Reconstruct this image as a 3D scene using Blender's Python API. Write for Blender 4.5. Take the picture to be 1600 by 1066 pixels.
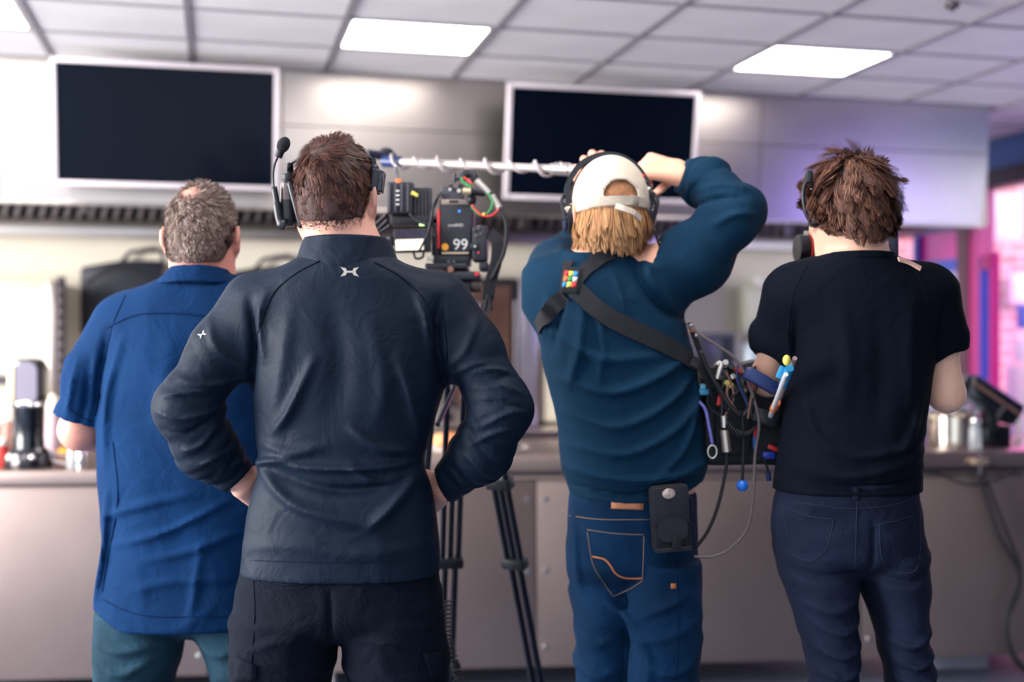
import bpy, bmesh, math, random
import numpy as np
from mathutils import Vector, Matrix
from mathutils.bvhtree import BVHTree

for _o in list(bpy.data.objects):
    bpy.data.objects.remove(_o, do_unlink=True)
scene = bpy.context.scene
COL = scene.collection
PI = math.pi
FPX = 1900.0          # focal length in pixels of the 1600 px wide frame
EYE = 1.40            # camera height
TH = math.radians(13.7)   # the ceiling grid and hood stand at this angle to the view
CT, ST = math.cos(TH), math.sin(TH)

# ---------------------------------------------------------------- camera
cam_d = bpy.data.cameras.new('camera')
cam_d.sensor_width = 36.0
cam_d.lens = FPX / 1600 * 36
cam_d.clip_start = 0.05
cam_d.dof.use_dof = True
cam_d.dof.focus_distance = 2.33
cam_d.dof.aperture_fstop = 1.75
cam = bpy.data.objects.new('camera', cam_d)
COL.objects.link(cam)
cam.location = (0, 0, EYE)
cam.rotation_euler = (PI / 2, 0, 0)
scene.camera = cam

# ---------------------------------------------------------------- world, light, exposure
world = bpy.data.worlds.new('world')
scene.world = world
world.use_nodes = True
_bg = world.node_tree.nodes['Background']
_bg.inputs[0].default_value = (0.80, 0.88, 1.0, 1)
_bg.inputs[1].default_value = 1.0
scene.view_settings.view_transform = 'Standard'
scene.view_settings.look = 'None'
scene.view_settings.gamma = 1.0
scene.view_settings.use_curve_mapping = False
scene.view_settings.exposure = 0.85
PANEL = 9.0           # strength of the ceiling light panels


def area_light(name, loc, target, size, power, col, size_y=None):
    d = bpy.data.lights.new(name, 'AREA')
    d.energy = power
    d.color = col
    d.size = size
    if size_y:
        d.shape = 'RECTANGLE'
        d.size_y = size_y
    o = bpy.data.objects.new(name, d)
    COL.objects.link(o)
    o.location = loc
    o.rotation_euler = (Vector(target) - Vector(loc)).to_track_quat('-Z', 'Y').to_euler()
    return o


# daylight from the window front on the left, and unseen coloured lamps added to tint the right side
area_light('window_daylight', (-4.6, 1.6, 1.7), (0.5, 4.0, 1.2), 2.6, 330, (1.0, 0.95, 0.91), 2.0)
area_light('tint_lamp_blue', (3.3, 4.7, 1.9), (2.2, 6.1, 2.25), 0.7, 3.5, (0.34, 0.26, 1.0))  # unseen lamp, added for the violet tint on the hood end
area_light('tint_lamp_magenta', (4.2, 8.3, 2.2), (3.1, 8.6, 1.2), 0.8, 30, (1.0, 0.05, 0.65))  # unseen lamp, added for the magenta tint on the glazed side
area_light('yard_daylight', (5.6, 6.6, 2.9), (6.4, 10.0, 1.6), 2.0, 120, (1.0, 0.93, 0.92))

# ---------------------------------------------------------------- helpers


def W(px, py, z):
    """point at forward distance z seen at pixel (px, py) of the 1600x1066 frame"""
    return np.array([(px - 800) * z / FPX, z, EYE - (py - 533) * z / FPX])


def G(a, b, h):
    """room grid (a across, b away, h up) to world"""
    return np.array([a * CT - b * ST, a * ST + b * CT, h])


RG = np.array([[CT, -ST, 0], [ST, CT, 0], [0, 0, 1]])


def lin(c):
    return tuple(((v / 255) / 12.92 if v / 255 <= 0.04045 else ((v / 255 + 0.055) / 1.055) ** 2.4) for v in c)


MATS = {}


def mat(name, rgb, rough=0.5, metal=0.0, var=0.0, vscale=8.0, bump=0.0, bscale=60.0, emit=0.0, sheen=0.0,
        coat=0.0, trans=0.0, alpha=1.0, spec=0.5, stretch=None, aniso=0.0, ecol=None, island=None, sss=0.0, crumple=0.0):
    if name in MATS:
        return MATS[name]
    m = bpy.data.materials.new(name)
    m.use_nodes = True
    nt = m.node_tree
    b = nt.nodes['Principled BSDF']
    c = lin(rgb)
    b.inputs['Base Color'].default_value = (*c, 1)
    b.inputs['Roughness'].default_value = rough
    b.inputs['Metallic'].default_value = metal
    b.inputs['Specular IOR Level'].default_value = spec
    b.inputs['Sheen Weight'].default_value = sheen
    b.inputs['Coat Weight'].default_value = coat
    b.inputs['Transmission Weight'].default_value = trans
    b.inputs['Alpha'].default_value = alpha
    b.inputs['Anisotropic'].default_value = aniso
    if sss:
        b.inputs['Subsurface Weight'].default_value = sss
        b.inputs['Subsurface Radius'].default_value = (0.012, 0.004, 0.002)
        b.inputs['Subsurface Scale'].default_value = 0.6
    if emit:
        b.inputs['Emission Color'].default_value = (*(lin(ecol) if ecol else c), 1)
        b.inputs['Emission Strength'].default_value = emit
    tc = nt.nodes.new('ShaderNodeTexCoord')
    mp = nt.nodes.new('ShaderNodeMapping')
    nt.links.new(tc.outputs['Object'], mp.inputs[0])
    if stretch:
        mp.inputs['Scale'].default_value = stretch
    if var:
        n = nt.nodes.new('ShaderNodeTexNoise')
        n.inputs['Scale'].default_value = vscale
        n.inputs['Detail'].default_value = 4
        nt.links.new(mp.outputs[0], n.inputs['Vector'])
        r = nt.nodes.new('ShaderNodeValToRGB')
        r.color_ramp.elements[0].position = 0.3
        r.color_ramp.elements[1].position = 0.7
        r.color_ramp.elements[0].color = (*[max(0, v * (1 - var)) for v in c], 1)
        r.color_ramp.elements[1].color = (*[min(1, v * (1 + var)) for v in c], 1)
        nt.links.new(n.outputs['Fac'], r.inputs[0])
        nt.links.new(r.outputs[0], b.inputs['Base Color'])
    if island:
        gm = nt.nodes.new('ShaderNodeNewGeometry')
        r = nt.nodes.new('ShaderNodeValToRGB')
        els = r.color_ramp.elements
        while len(els) < len(island):
            els.new(0.5)
        for i, cc in enumerate(island):
            els[i].position = i / (len(island) - 1)
            els[i].color = (*lin(cc), 1)
        nt.links.new(gm.outputs['Random Per Island'], r.inputs[0])
        nt.links.new(r.outputs[0], b.inputs['Base Color'])
    if bump:
        n = nt.nodes.new('ShaderNodeTexNoise')
        n.inputs['Scale'].default_value = bscale
        n.inputs['Detail'].default_value = 3
        nt.links.new(mp.outputs[0], n.inputs['Vector'])
        bp = nt.nodes.new('ShaderNodeBump')
        bp.inputs['Strength'].default_value = bump
        bp.inputs['Distance'].default_value = 0.01
        nt.links.new(n.outputs['Fac'], bp.inputs['Height'])
        nt.links.new(bp.outputs[0], b.inputs['Normal'])
        if crumple:
            n2 = nt.nodes.new('ShaderNodeTexNoise')
            n2.inputs['Scale'].default_value = 16
            n2.inputs['Detail'].default_value = 5
            n2.inputs['Distortion'].default_value = 1.2
            nt.links.new(mp.outputs[0], n2.inputs['Vector'])
            b2 = nt.nodes.new('ShaderNodeBump')
            b2.inputs['Strength'].default_value = crumple
            b2.inputs['Distance'].default_value = 0.02
            nt.links.new(n2.outputs['Fac'], b2.inputs['Height'])
            nt.links.new(b2.outputs[0], bp.inputs['Normal'])
    MATS[name] = m
    return m


def root_loc(o):
    v = Vector((0, 0, 0))
    while o is not None:
        v = v + o.location
        o = o.parent
    return np.array(v)


def tag(o, label=None, cat=None, group=None, kind=None):
    if label:
        o['label'] = label
    if cat:
        o['category'] = cat
    if group:
        o['group'] = group
    if kind:
        o['kind'] = kind
    return o


def thing(name, label, cat, loc, group=None):
    o = bpy.data.objects.new(name, None)
    o.empty_display_size = 0.05
    COL.objects.link(o)
    o.location = tuple(float(v) for v in loc)
    return tag(o, label, cat, group)


def link_mesh(name, V, Fc, m, parent=None, smooth=False, loc=None, bevel=0.0, segs=2):
    V = np.asarray(V, float)
    if parent is not None:
        org = root_loc(parent)
    elif loc is not None:
        org = np.asarray(loc, float)
    else:
        org = np.zeros(3)
    me = bpy.data.meshes.new(name)
    me.from_pydata((V - org).tolist(), [], Fc if isinstance(Fc, list) else Fc.tolist())
    if bevel:
        bm = bmesh.new()
        bm.from_mesh(me)
        bmesh.ops.remove_doubles(bm, verts=bm.verts, dist=1e-6)
        es = [e for e in bm.edges if len(e.link_faces) == 2 and e.calc_face_angle(0) > 0.6]
        bmesh.ops.bevel(bm, geom=es, offset=bevel, segments=segs, profile=0.5, affect='EDGES', clamp_overlap=True)
        bm.to_mesh(me)
        bm.free()
    me.update()
    me.validate()
    if smooth:
        me.polygons.foreach_set('use_smooth', [True] * len(me.polygons))
        if smooth == 'auto':
            try:
                me.set_sharp_from_angle(angle=math.radians(38))
            except Exception:
                pass
    me.materials.append(m)
    o = bpy.data.objects.new(name, me)
    COL.objects.link(o)
    if parent is not None:
        o.parent = parent
    elif loc is not None:
        o.location = tuple(float(v) for v in loc)
    return o


def unit(v):
    v = np.asarray(v, float)
    n = np.linalg.norm(v)
    return v / n if n > 1e-12 else v


def perp(d):
    d = unit(d)
    r = np.array([0, 0, 1.0]) if abs(d[2]) < 0.9 else np.array([1.0, 0, 0])
    e1 = unit(np.cross(r, d))
    return e1, np.cross(d, e1)


def spline(pts, n=8):
    """Catmull-Rom through the points"""
    P = np.asarray(pts, float)
    if len(P) < 3:
        t = np.linspace(0, 1, n + 1)[:, None]
        return P[0] * (1 - t) + P[-1] * t
    Q = np.vstack([2 * P[0] - P[1], P, 2 * P[-1] - P[-2]])
    out = []
    for i in range(len(P) - 1):
        p0, p1, p2, p3 = Q[i:i + 4]
        for k in range(n):
            t = k / n
            out.append(0.5 * (2 * p1 + (p2 - p0) * t + (2 * p0 - 5 * p1 + 4 * p2 - p3) * t * t + (3 * p1 - p0 - 3 * p2 + p3) * t ** 3))
    out.append(P[-1])
    return np.array(out)


class MB:
    """collects shapes, then becomes ONE mesh object"""

    def __init__(s):
        s.V = []
        s.F = []

    def raw(s, V, Fc):
        n = len(s.V)
        s.V += [tuple(map(float, v)) for v in V]
        s.F += [tuple(int(i) + n for i in f) for f in Fc]
        return s

    def box(s, c, size, R=None):
        c = np.asarray(c, float)
        h = np.asarray(size, float) / 2
        R = np.eye(3) if R is None else R
        V = [c + R @ (np.array([x, y, z]) * h) for z in (-1, 1) for y in (-1, 1) for x in (-1, 1)]
        return s.raw(V, [(0, 2, 3, 1), (4, 5, 7, 6), (0, 1, 5, 4), (2, 6, 7, 3), (0, 4, 6, 2), (1, 3, 7, 5)])

    def cyl(s, p0, p1, r0, r1=None, n=16, caps=True):
        p0 = np.asarray(p0, float)
        p1 = np.asarray(p1, float)
        r1 = r0 if r1 is None else r1
        e1, e2 = perp(p1 - p0)
        an = np.arange(n) * 2 * PI / n
        ring = np.cos(an)[:, None] * e1 + np.sin(an)[:, None] * e2
        V = np.vstack([p0 + ring * r0, p1 + ring * r1])
        Fc = [(i, (i + 1) % n, n + (i + 1) % n, n + i) for i in range(n)]
        if caps:
            Fc += [tuple(range(n))[::-1], tuple(range(n, 2 * n))]
        return s.raw(V, Fc)

    def lathe(s, prof, o, axis=(0, 0, 1), n=24):
        """profile of (radius, height) along the axis"""
        o = np.asarray(o, float)
        ax = unit(axis)
        e1, e2 = perp(ax)
        an = np.arange(n) * 2 * PI / n
        ring = np.cos(an)[:, None] * e1 + np.sin(an)[:, None] * e2
        V = np.vstack([o + ax * h + ring * max(r, 1e-5) for r, h in prof])
        m = len(prof)
        Fc = [(k * n + i, k * n + (i + 1) % n, (k + 1) * n + (i + 1) % n, (k + 1) * n + i) for k in range(m - 1) for i in range(n)]
        Fc += [tuple(range(n))[::-1], tuple(range((m - 1) * n, m * n))]
        return s.raw(V, Fc)

    def tube(s, path, r, n=8, caps=True):
        P = np.asarray(path, float)
        m = len(P)
        rr = np.full(m, r) if np.isscalar(r) else np.asarray(r, float)
        T = np.gradient(P, axis=0)
        T /= np.maximum(np.linalg.norm(T, axis=1), 1e-9)[:, None]
        e1, _ = perp(T[0])
        V = []
        an = np.arange(n) * 2 * PI / n
        for i in range(m):
            e1 = unit(e1 - T[i] * (e1 @ T[i]))
            e2 = np.cross(T[i], e1)
            V.append(P[i] + rr[i] * (np.cos(an)[:, None] * e1 + np.sin(an)[:, None] * e2))
        V = np.vstack(V)
        Fc = [(k * n + i, k * n + (i + 1) % n, (k + 1) * n + (i + 1) % n, (k + 1) * n + i) for k in range(m - 1) for i in range(n)]
        if caps:
            Fc += [tuple(range(n))[::-1], tuple(range((m - 1) * n, m * n))]
        return s.raw(V, Fc)

    def ball(s, c, r, n=16, R=None):
        r = np.array([r, r, r]) if np.isscalar(r) else np.asarray(r, float)
        R = np.eye(3) if R is None else R
        V = []
        for i in range(1, n // 2):
            ph = PI * i / (n // 2)
            for j in range(n):
                t = 2 * PI * j / n
                V.append((math.sin(ph) * math.cos(t), math.sin(ph) * math.sin(t), math.cos(ph)))
        k = n // 2 - 1
        V += [(0, 0, 1), (0, 0, -1)]
        Fc = [(a * n + j, (a + 1) * n + j, (a + 1) * n + (j + 1) % n, a * n + (j + 1) % n) for a in range(k - 1) for j in range(n)]
        Fc += [(k * n, j, (j + 1) % n) for j in range(n)]
        Fc += [(k * n + 1, (k - 1) * n + (j + 1) % n, (k - 1) * n + j) for j in range(n)]
        V = [np.asarray(c, float) + R @ (np.array(v) * r) for v in V]
        return s.raw(V, Fc)

    def prism(s, outline, o, ex, ey, depth):
        """2D outline in the ex/ey plane at o, pushed along ex x ey by depth"""
        o = np.asarray(o, float)
        ex = np.asarray(ex, float)
        ey = np.asarray(ey, float)
        ez = unit(np.cross(ex, ey))
        A = [o + ex * x + ey * y for x, y in outline]
        n = len(A)
        V = A + [p + ez * depth for p in A]
        Fc = [tuple(range(n))[::-1], tuple(range(n, 2 * n))] + [(i, (i + 1) % n, n + (i + 1) % n, n + i) for i in range(n)]
        return s.raw(V, Fc)

    def build(s, name, m, parent=None, smooth='auto', loc=None, bevel=0.0, segs=2):
        return link_mesh(name, s.V, s.F, m, parent, smooth, loc, bevel, segs)


def rrect(w, h, r, n=5, cx=0.0, cy=0.0):
    """rounded rectangle outline, counter-clockwise"""
    out = []
    for sx, sy, a0 in ((1, -1, -PI / 2), (1, 1, 0), (-1, 1, PI / 2), (-1, -1, PI)):
        for k in range(n + 1):
            a = a0 + PI / 2 * k / n
            out.append((cx + sx * (w / 2 - r) + r * math.cos(a), cy + sy * (h / 2 - r) + r * math.sin(a)))
    return out


def text_mesh(name, body, o, ex, ey, size, m, parent, depth=0.0006):
    cu = bpy.data.curves.new('lettering', 'FONT')
    cu.body = body
    cu.size = 1.0
    cu.extrude = 0.0
    cu.align_x = 'CENTER'
    cu.align_y = 'CENTER'
    ob = bpy.data.objects.new('lettering', cu)
    COL.objects.link(ob)
    bpy.context.view_layer.update()
    me = bpy.data.meshes.new_from_object(ob.evaluated_get(bpy.context.evaluated_depsgraph_get()))
    V = np.array([v.co[:] for v in me.vertices])
    Fc = [tuple(p.vertices) for p in me.polygons]
    bpy.data.objects.remove(ob, do_unlink=True)
    bpy.data.meshes.remove(me)
    ex = np.asarray(ex, float)
    ey = np.asarray(ey, float)
    W3 = np.asarray(o, float) + V[:, :1] * ex * size + V[:, 1:2] * ey * size
    return link_mesh(name, W3, Fc, m, parent)


def copy_tree(o, parent=None):
    c = o.copy()
    COL.objects.link(c)
    c.parent = parent
    for ch in list(o.children):
        copy_tree(ch, c)
    return c


rng = np.random.default_rng(7)
random.seed(7)
# ================================================================ the room
M_TILE = mat('ceiling_tile', (240, 240, 243), 0.85, var=0.05, vscale=3, bump=0.15, bscale=200)
M_GRID = mat('ceiling_grid', (150, 148, 156), 0.5)
M_STEEL = mat('brushed_steel', (206, 196, 190), 0.29, 1.0, var=0.07, vscale=2.5, stretch=(1, 1, 1))
M_STEEL2 = mat('counter_steel', (158, 141, 136), 0.40, 0.9, var=0.10, vscale=2.0, bump=0.03, bscale=9)
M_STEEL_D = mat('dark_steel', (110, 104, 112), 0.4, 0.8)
M_WALLW = mat('cream_wall', (236, 229, 212), 0.6, var=0.04, vscale=2)
M_BLACK = mat('black_plastic', (20, 24, 34), 0.42)
M_RUBBER = mat('black_rubber', (13, 16, 24), 0.65)
M_CHROME = mat('chrome', (225, 222, 220), 0.12, 1.0)
M_WHITE = mat('white_paint', (235, 232, 228), 0.45)
M_GAP = mat('dark_gap', (26, 26, 34), 0.8)


def gbox(name, a0, a1, b0, b1, h0, h1, m, parent=None, bevel=0.0, kind=None):
    b = MB().box(G((a0 + a1) / 2, (b0 + b1) / 2, (h0 + h1) / 2), (a1 - a0, b1 - b0, h1 - h0), RG)
    loc = None if parent is not None else G((a0 + a1) / 2, (b0 + b1) / 2, h0)
    o = b.build(name, m, parent, loc=loc, bevel=bevel)
    if kind:
        o['kind'] = kind
    return o


CEIL = 2.65
A0, DA = -0.70, 0.597
B0, DB = 5.69, 0.485
HOOD_B = 5.70
gbox('floor', -6, 7.5, -3.5, 12, -0.05, 0.0, mat('floor_vinyl', (96, 106, 128), 0.35, var=0.12, vscale=5), kind='structure')
ceiling = gbox('ceiling', -6, 5.2, -3.5, 9.2, CEIL + 0.03, CEIL + 0.13, M_TILE, kind='structure')
# suspension grid: each bar is its own piece
ia0, ia1 = -5, 10
jb = list(range(0, 6))
lights_cells = {(-1, 1), (2, 1), (5, 1)}
tile_me = None
for i in range(ia0, ia1 + 1):
    a = A0 + DA * i
    back = 8.9 if a > 3.95 else HOOD_B - 0.01
    gbox('grid_bar', a - 0.012, a + 0.012, B0 - DB * 6, back, CEIL - 0.004, CEIL + 0.03, M_GRID, ceiling)
for j in range(-6, 7):
    b = B0 - DB * j
    if j == 0:
        b -= 0.012
    lo = A0 + DA * ia0 if j >= 0 else 3.99
    gbox('grid_bar', lo, A0 + DA * ia1, b - 0.010, b + 0.010, CEIL - 0.003, CEIL + 0.03, M_GRID, ceiling)
for i in range(ia0, ia1):
    for j in range(-6, 6):
        a = A0 + DA * i
        b1 = B0 - DB * j
        if j < 0 and a < 3.9:
            continue
        if (i, j) in lights_cells:
            continue
        c = G(a + DA / 2, b1 - DB / 2, CEIL + 0.012 + random.uniform(-0.002, 0.002))
        if tile_me is None:
            o = MB().box(c, (DA - 0.026, DB - 0.024, 0.02), RG).build('ceiling_tile', M_TILE, None, loc=c, bevel=0.003, segs=1)
            tile_me = o.data
        else:
            o = bpy.data.objects.new('ceiling_tile', tile_me)
            COL.objects.link(o)
            o.location = tuple(c)
        o.location = tuple(np.array(o.location) - root_loc(ceiling))
        o.parent = ceiling

# ceiling light panels
M_PANEL = mat('light_panel', (255, 250, 244), 0.4, emit=PANEL)


def light_panel(i, bmid, label, wide=DA, deep=DB):
    a = A0 + DA * i
    t = thing('ceiling_light', label, 'ceiling light', G(a + DA / 2, bmid, CEIL), 'ceiling light panels')
    c = G(a + DA / 2, bmid, CEIL + 0.004)
    MB().box(c, (wide - 0.055, deep - 0.05, 0.008), RG).build('diffuser', M_PANEL, t)
    f = MB()
    for s in (-1, 1):
        f.box(G(a + DA / 2 + s * (wide / 2 - 0.021), bmid, CEIL + 0.004), (0.014, deep - 0.026, 0.014), RG)
        f.box(G(a + DA / 2, bmid + s * (deep / 2 - 0.019), CEIL + 0.004), (wide - 0.03, 0.012, 0.014), RG)
    f.build('frame', M_WHITE, t)
    return t


bm1 = B0 - DB * 1.5
light_panel(-1, bm1, 'white square ceiling light cut off at the left edge of the ceiling')
light_panel(2, bm1, 'glowing white ceiling light panel above the gap between both screens')
light_panel(5, bm1, 'glowing white ceiling light panel right of the right-hand screen')
for (ii, bb, lb) in ((-1, 2.2, 'ceiling light panel above the camera crew, left one of its row'), (2, 2.2, 'ceiling light panel above the camera crew, right one of its row'),
                     (-1, -0.3, 'ceiling light panel behind the camera crew, left one of its row'), (2, -0.3, 'ceiling light panel behind the camera crew, right one of its row')):
    light_panel(ii, bb, lb)
# vent and detector near the top right corner
vt = thing('ceiling_vent', 'square air vent with grey louvres in the top right of the ceiling', 'vent', G(A0 + DA * 7.5, B0 - DB * 2.5, CEIL - 0.005))
vc = G(A0 + DA * 7.5, B0 - DB * 2.5, CEIL - 0.006)
MB().box(vc, (DA - 0.05, DB - 0.05, 0.006), RG).build('backing', M_GAP, vt)
for k in range(8):
    MB().box(vc + RG @ np.array([0, -0.18 + k * 0.05, -0.006]), (DA - 0.06, 0.022, 0.008), RG).build('louvre', M_GRID, vt)
dt = thing('smoke_detector', 'small round detector on a ceiling tile at the top edge', 'detector', W(1488, 4, 4.46))
MB().lathe([(0.02, 0.0), (0.026, -0.006), (0.026, -0.02), (0.014, -0.026)], W(1488, 3, 4.47), n=20).build('housing', M_STEEL_D, dt)
MB().lathe([(0.008, -0.026), (0.006, -0.034)], W(1488, 3, 4.47), n=12).build('sensor_tip', M_BLACK, dt)

# back wall and two unseen walls added to darken the right side
wall_back = gbox('wall_back', -6, 4.12, 6.95, 7.1, 0, CEIL + 0.03, M_WALLW, kind='structure')
gbox('wall_rear_added', 1.3, 4.8, -3.6, -3.5, 0, CEIL + 0.03, mat('added_wall_dim', (92, 86, 96), 0.7, var=0.05, vscale=2), kind='structure')  # unseen; added dim and cut short to grade the hood's reflection
gbox('wall_side_added', 4.7, 4.82, -3.5, 3.4, 0, CEIL + 0.03, mat('added_wall_dark', (62, 56, 78), 0.7), kind='structure')  # unseen; added dark so the hood's right end reflects less
gbox('wall_far', 4.12, 9.5, 11.6, 11.7, 0, 4.2, mat('yard_brick_far', (235, 190, 186), 0.8, var=0.1, vscale=9), kind='structure')

# ---------------------------------------------------------------- extraction hood
HL, HR = -5.2, 4.02
HB = 2.012            # lower edge height
HSET = 0.052          # the front leans inwards towards its lower edge
hood = thing('extractor_hood', 'long stainless steel extractor hood hanging below the ceiling', 'extractor hood', G((HL + HR) / 2, 6.2, HB))
edges = [HL, -3.5, -2.2, -0.93, 0.3, 1.55, 2.7, HR]
hm = 2.40


def hood_pt(a, h):
    t = (CEIL + 0.02 - h) / (CEIL + 0.02 - HB)
    return G(a, HOOD_B + HSET * t, h)


for k in range(len(edges) - 1):
    for (h0, h1) in ((HB, hm), (hm, CEIL + 0.02)):
        g = 0.0025
        A = [hood_pt(edges[k] + g, h0 + g), hood_pt(edges[k + 1] - g, h0 + g), hood_pt(edges[k + 1] - g, h1 - g), hood_pt(edges[k] + g, h1 - g)]
        n = G(0, 0.012, 0)
        V = A + [p + n for p in A]
        MB().raw(V, [(0, 1, 2, 3), (7, 6, 5, 4), (0, 4, 5, 1), (1, 5, 6, 2), (2, 6, 7, 3), (3, 7, 4, 0)]).build('front_panel', M_STEEL, hood)
m = MB()
m.box(G(HR - 0.006, 6.33, (HB + CEIL) / 2 + 0.01), (0.012, 1.20, CEIL - HB), RG)
m.build('end_panel', M_STEEL, hood)
MB().box(G((HL + HR) / 2, HOOD_B + HSET + 0.02, HB + 0.006), (HR - HL, 0.045, 0.014), RG).build('lower_lip', M_STEEL, hood, bevel=0.003)
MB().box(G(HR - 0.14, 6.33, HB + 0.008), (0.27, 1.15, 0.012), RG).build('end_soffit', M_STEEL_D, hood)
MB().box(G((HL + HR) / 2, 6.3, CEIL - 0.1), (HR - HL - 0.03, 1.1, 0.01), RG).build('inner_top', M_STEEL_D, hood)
# baffle filter bank: bays of separate slats over a dark plenum
FB = 6.68
MB().box(G((HL + 3.72) / 2, FB + 0.07, 2.24), (3.72 - HL, 0.02, 0.42), RG).build('plenum', M_GAP, hood)
rail = MB().box(G((HL + 3.74) / 2, FB - 0.01, 1.985), (3.74 - HL, 0.14, 0.09), RG).build('filter_rail', M_STEEL, hood, bevel=0.004)
slat_me = None
M_SLAT = mat('filter_slat', (150, 140, 142), 0.4, 0.8)
tilt = Matrix.Rotation(math.radians(14), 3, 'Y')
for k in range(95):
    a = -2.05 + k * 0.0605
    if a > 3.66:
        break
    c = G(a, FB, 2.18)
    if slat_me is None:
        o = MB().box(c, (0.026, 0.03, 0.31), RG @ np.array(tilt)).build('filter_slat', M_SLAT, None, loc=c)
        slat_me = o.data
    else:
        o = bpy.data.objects.new('filter_slat', slat_me)
        COL.objects.link(o)
        o.location = tuple(c)
    o.location = tuple(np.array(o.location) - root_loc(hood))
    o.parent = hood
bay = [-1.60, 0.05, 1.70, 3.30]
for a in bay:
    MB().box(G(a, FB - 0.03, 2.18), (0.05, 0.05, 0.33), RG).build('filter_divider', M_STEEL, hood)
for a in (-1.05, -0.62):
    MB().cyl(G(a, 6.3, 2.03), G(a, 6.3, 2.5), 0.012, n=10).build('hanger_rod', M_STEEL_D, hood)

# ---------------------------------------------------------------- two screens on the hood
M_FRAME = mat('screen_frame', (214, 204, 210), 0.35, 0.3)
M_SCREEN = mat('screen_glass', (5, 10, 22), 0.12, spec=0.10)


def screen(corners, z_mid, label, grp='screens on the hood'):
    """flat screen tilted down, hung on the hood by two brackets"""
    TLp, TRp, BRp, BLp = corners
    xm = sum(c[0] for c in corners) / 4 - 800
    ym = sum(c[1] for c in corners) / 4
    z0 = z_mid
    cen = W(xm + 800, ym, z0)
    ex = unit(G(1, 0, 0))
    tl = math.radians(9)
    nrm = G(0, -1, 0)                     # towards the room
    ey = unit(np.array([0, 0, 1.0]) * math.cos(tl) + nrm * math.sin(tl))
    en = np.cross(ex, ey)                 # faces the camera side, slightly down
    ww = [np.linalg.norm(W(*TRp, z0) - W(*TLp, z0)), np.linalg.norm(W(*BRp, z0) - W(*BLp, z0))]
    w = sum(ww) / 2 / CT * 1.0
    h = (np.linalg.norm(W(*BLp, z0) - W(*TLp, z0)) + np.linalg.norm(W(*BRp, z0) - W(*TRp, z0))) / 2 / math.cos(tl)
    t = thing('wall_screen', label, 'screen', cen - ey * h / 2, grp)
    R = np.column_stack([ex, en, ey])
    R = R if np.linalg.det(R) > 0 else np.column_stack([ex, -en, ey])
    bz = 0.022
    MB().box(cen - en * 0.03, (w * 0.97, 0.035, h * 0.95), R).build('back_shell', M_BLACK, t)
    for s in (-1, 1):
        MB().box(cen + ex * s * (w / 2 - bz / 2) - en * 0.005, (bz, 0.035, h), R).build('bezel', M_FRAME, t, bevel=0.003)
        MB().box(cen + ey * s * (h / 2 - bz / 2) - en * 0.005, (w - 2 * bz, 0.034, bz), R).build('bezel', M_FRAME, t, bevel=0.003)
        MB().box(cen + ex * s * w * 0.2 - en * 0.075 + ey * 0.1, (0.05, 0.09, 0.08), R).build('bracket', M_STEEL_D, t)
    MB().box(cen - en * 0.006, (w - 2 * bz, 0.02, h - 2 * bz), R).build('panel', M_SCREEN, t)
    return t


screen([(98, 90), (434, 112), (421, 301), (94, 283)], 5.22, 'large dark screen on the hood above the grey-haired man')
screen([(795, 132), (1100, 146), (1088, 318), (786, 309)], 5.60, 'dark screen on the hood behind the white cap and boom pole')

# ---------------------------------------------------------------- serving counter
CA = math.radians(5.5)
CE = np.array([math.cos(CA), math.sin(CA), 0])
CN = np.array([-math.sin(CA), math.cos(CA), 0])
RC = np.column_stack([CE, CN, [0, 0, 1]])
CO = np.array([0, 4.75, 0])


def CP(s, d, h):
    return CO + CE * s + CN * d + np.array([0, 0, h])


def counter_s(px):
    """position along the counter front seen at pixel column px"""
    u = (px - 800) / FPX
    z = 4.75 / (1 - math.tan(CA) * u)
    return z * u / math.cos(CA)


def cbox(mb, s0, s1, d0, d1, h0, h1):
    return mb.box(CP((s0 + s1) / 2, (d0 + d1) / 2, (h0 + h1) / 2), (s1 - s0, d1 - d0, h1 - h0), RC)


def counter_unit(s0, s1, top, thick, seams, label, gap):
    t = thing('steel_counter', label, 'counter', CP((s0 + s1) / 2, 0.35, 0), 'steel counter units')
    cbox(MB(), s0 + 0.01, s1 - 0.01, 0.03, 0.72, 0.13, top - thick).build('carcass', M_STEEL_D, t)
    cbox(MB(), s0, s1, -0.03, 0.78, top - thick, top).build('worktop', M_STEEL2, t, bevel=0.004)
    cbox(MB(), s0, s1, 0.0, 0.05, 0.855, top - thick - gap).build('top_rail', M_STEEL2, t, bevel=0.002)
    xs = [s0] + seams + [s1]
    for k in range(len(xs) - 1):
        p = cbox(MB(), xs[k] + 0.003, xs[k + 1] - 0.003, 0.005, 0.03, 0.122, 0.850).build('front_panel', M_STEEL2, t, bevel=0.003)
        for hh in (0.20, 0.5, 0.78):
            for sx in (xs[k] + 0.035, xs[k + 1] - 0.035):
                MB().lathe([(0.011, 0.0), (0.010, 0.004), (0.004, 0.006)], CP(sx, 0.005, hh), axis=-CN, n=10).build('rivet', M_CHROME, p)
    n = 3
    for k in range(n + 1):
        s = s0 + 0.12 + (s1 - s0 - 0.24) * k / n
        for d in (0.10, 0.66):
            MB().lathe([(0.022, 0.0), (0.022, 0.012), (0.016, 0.03), (0.016, 0.14)], CP(s, d, 0), n=14).build('foot', M_STEEL_D, t)
    return t


sL = counter_s(470)
counter_unit(counter_s(-420), sL - 0.002, 0.913, 0.052, [counter_s(325)], 'steel counter unit at the left under the black kitchen machine', 0.006)
counter_unit(sL + 0.002, counter_s(1900), 0.955, 0.062, [counter_s(838), counter_s(1345)], 'long steel counter unit behind the tripod and the right-hand men', 0.022)
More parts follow.
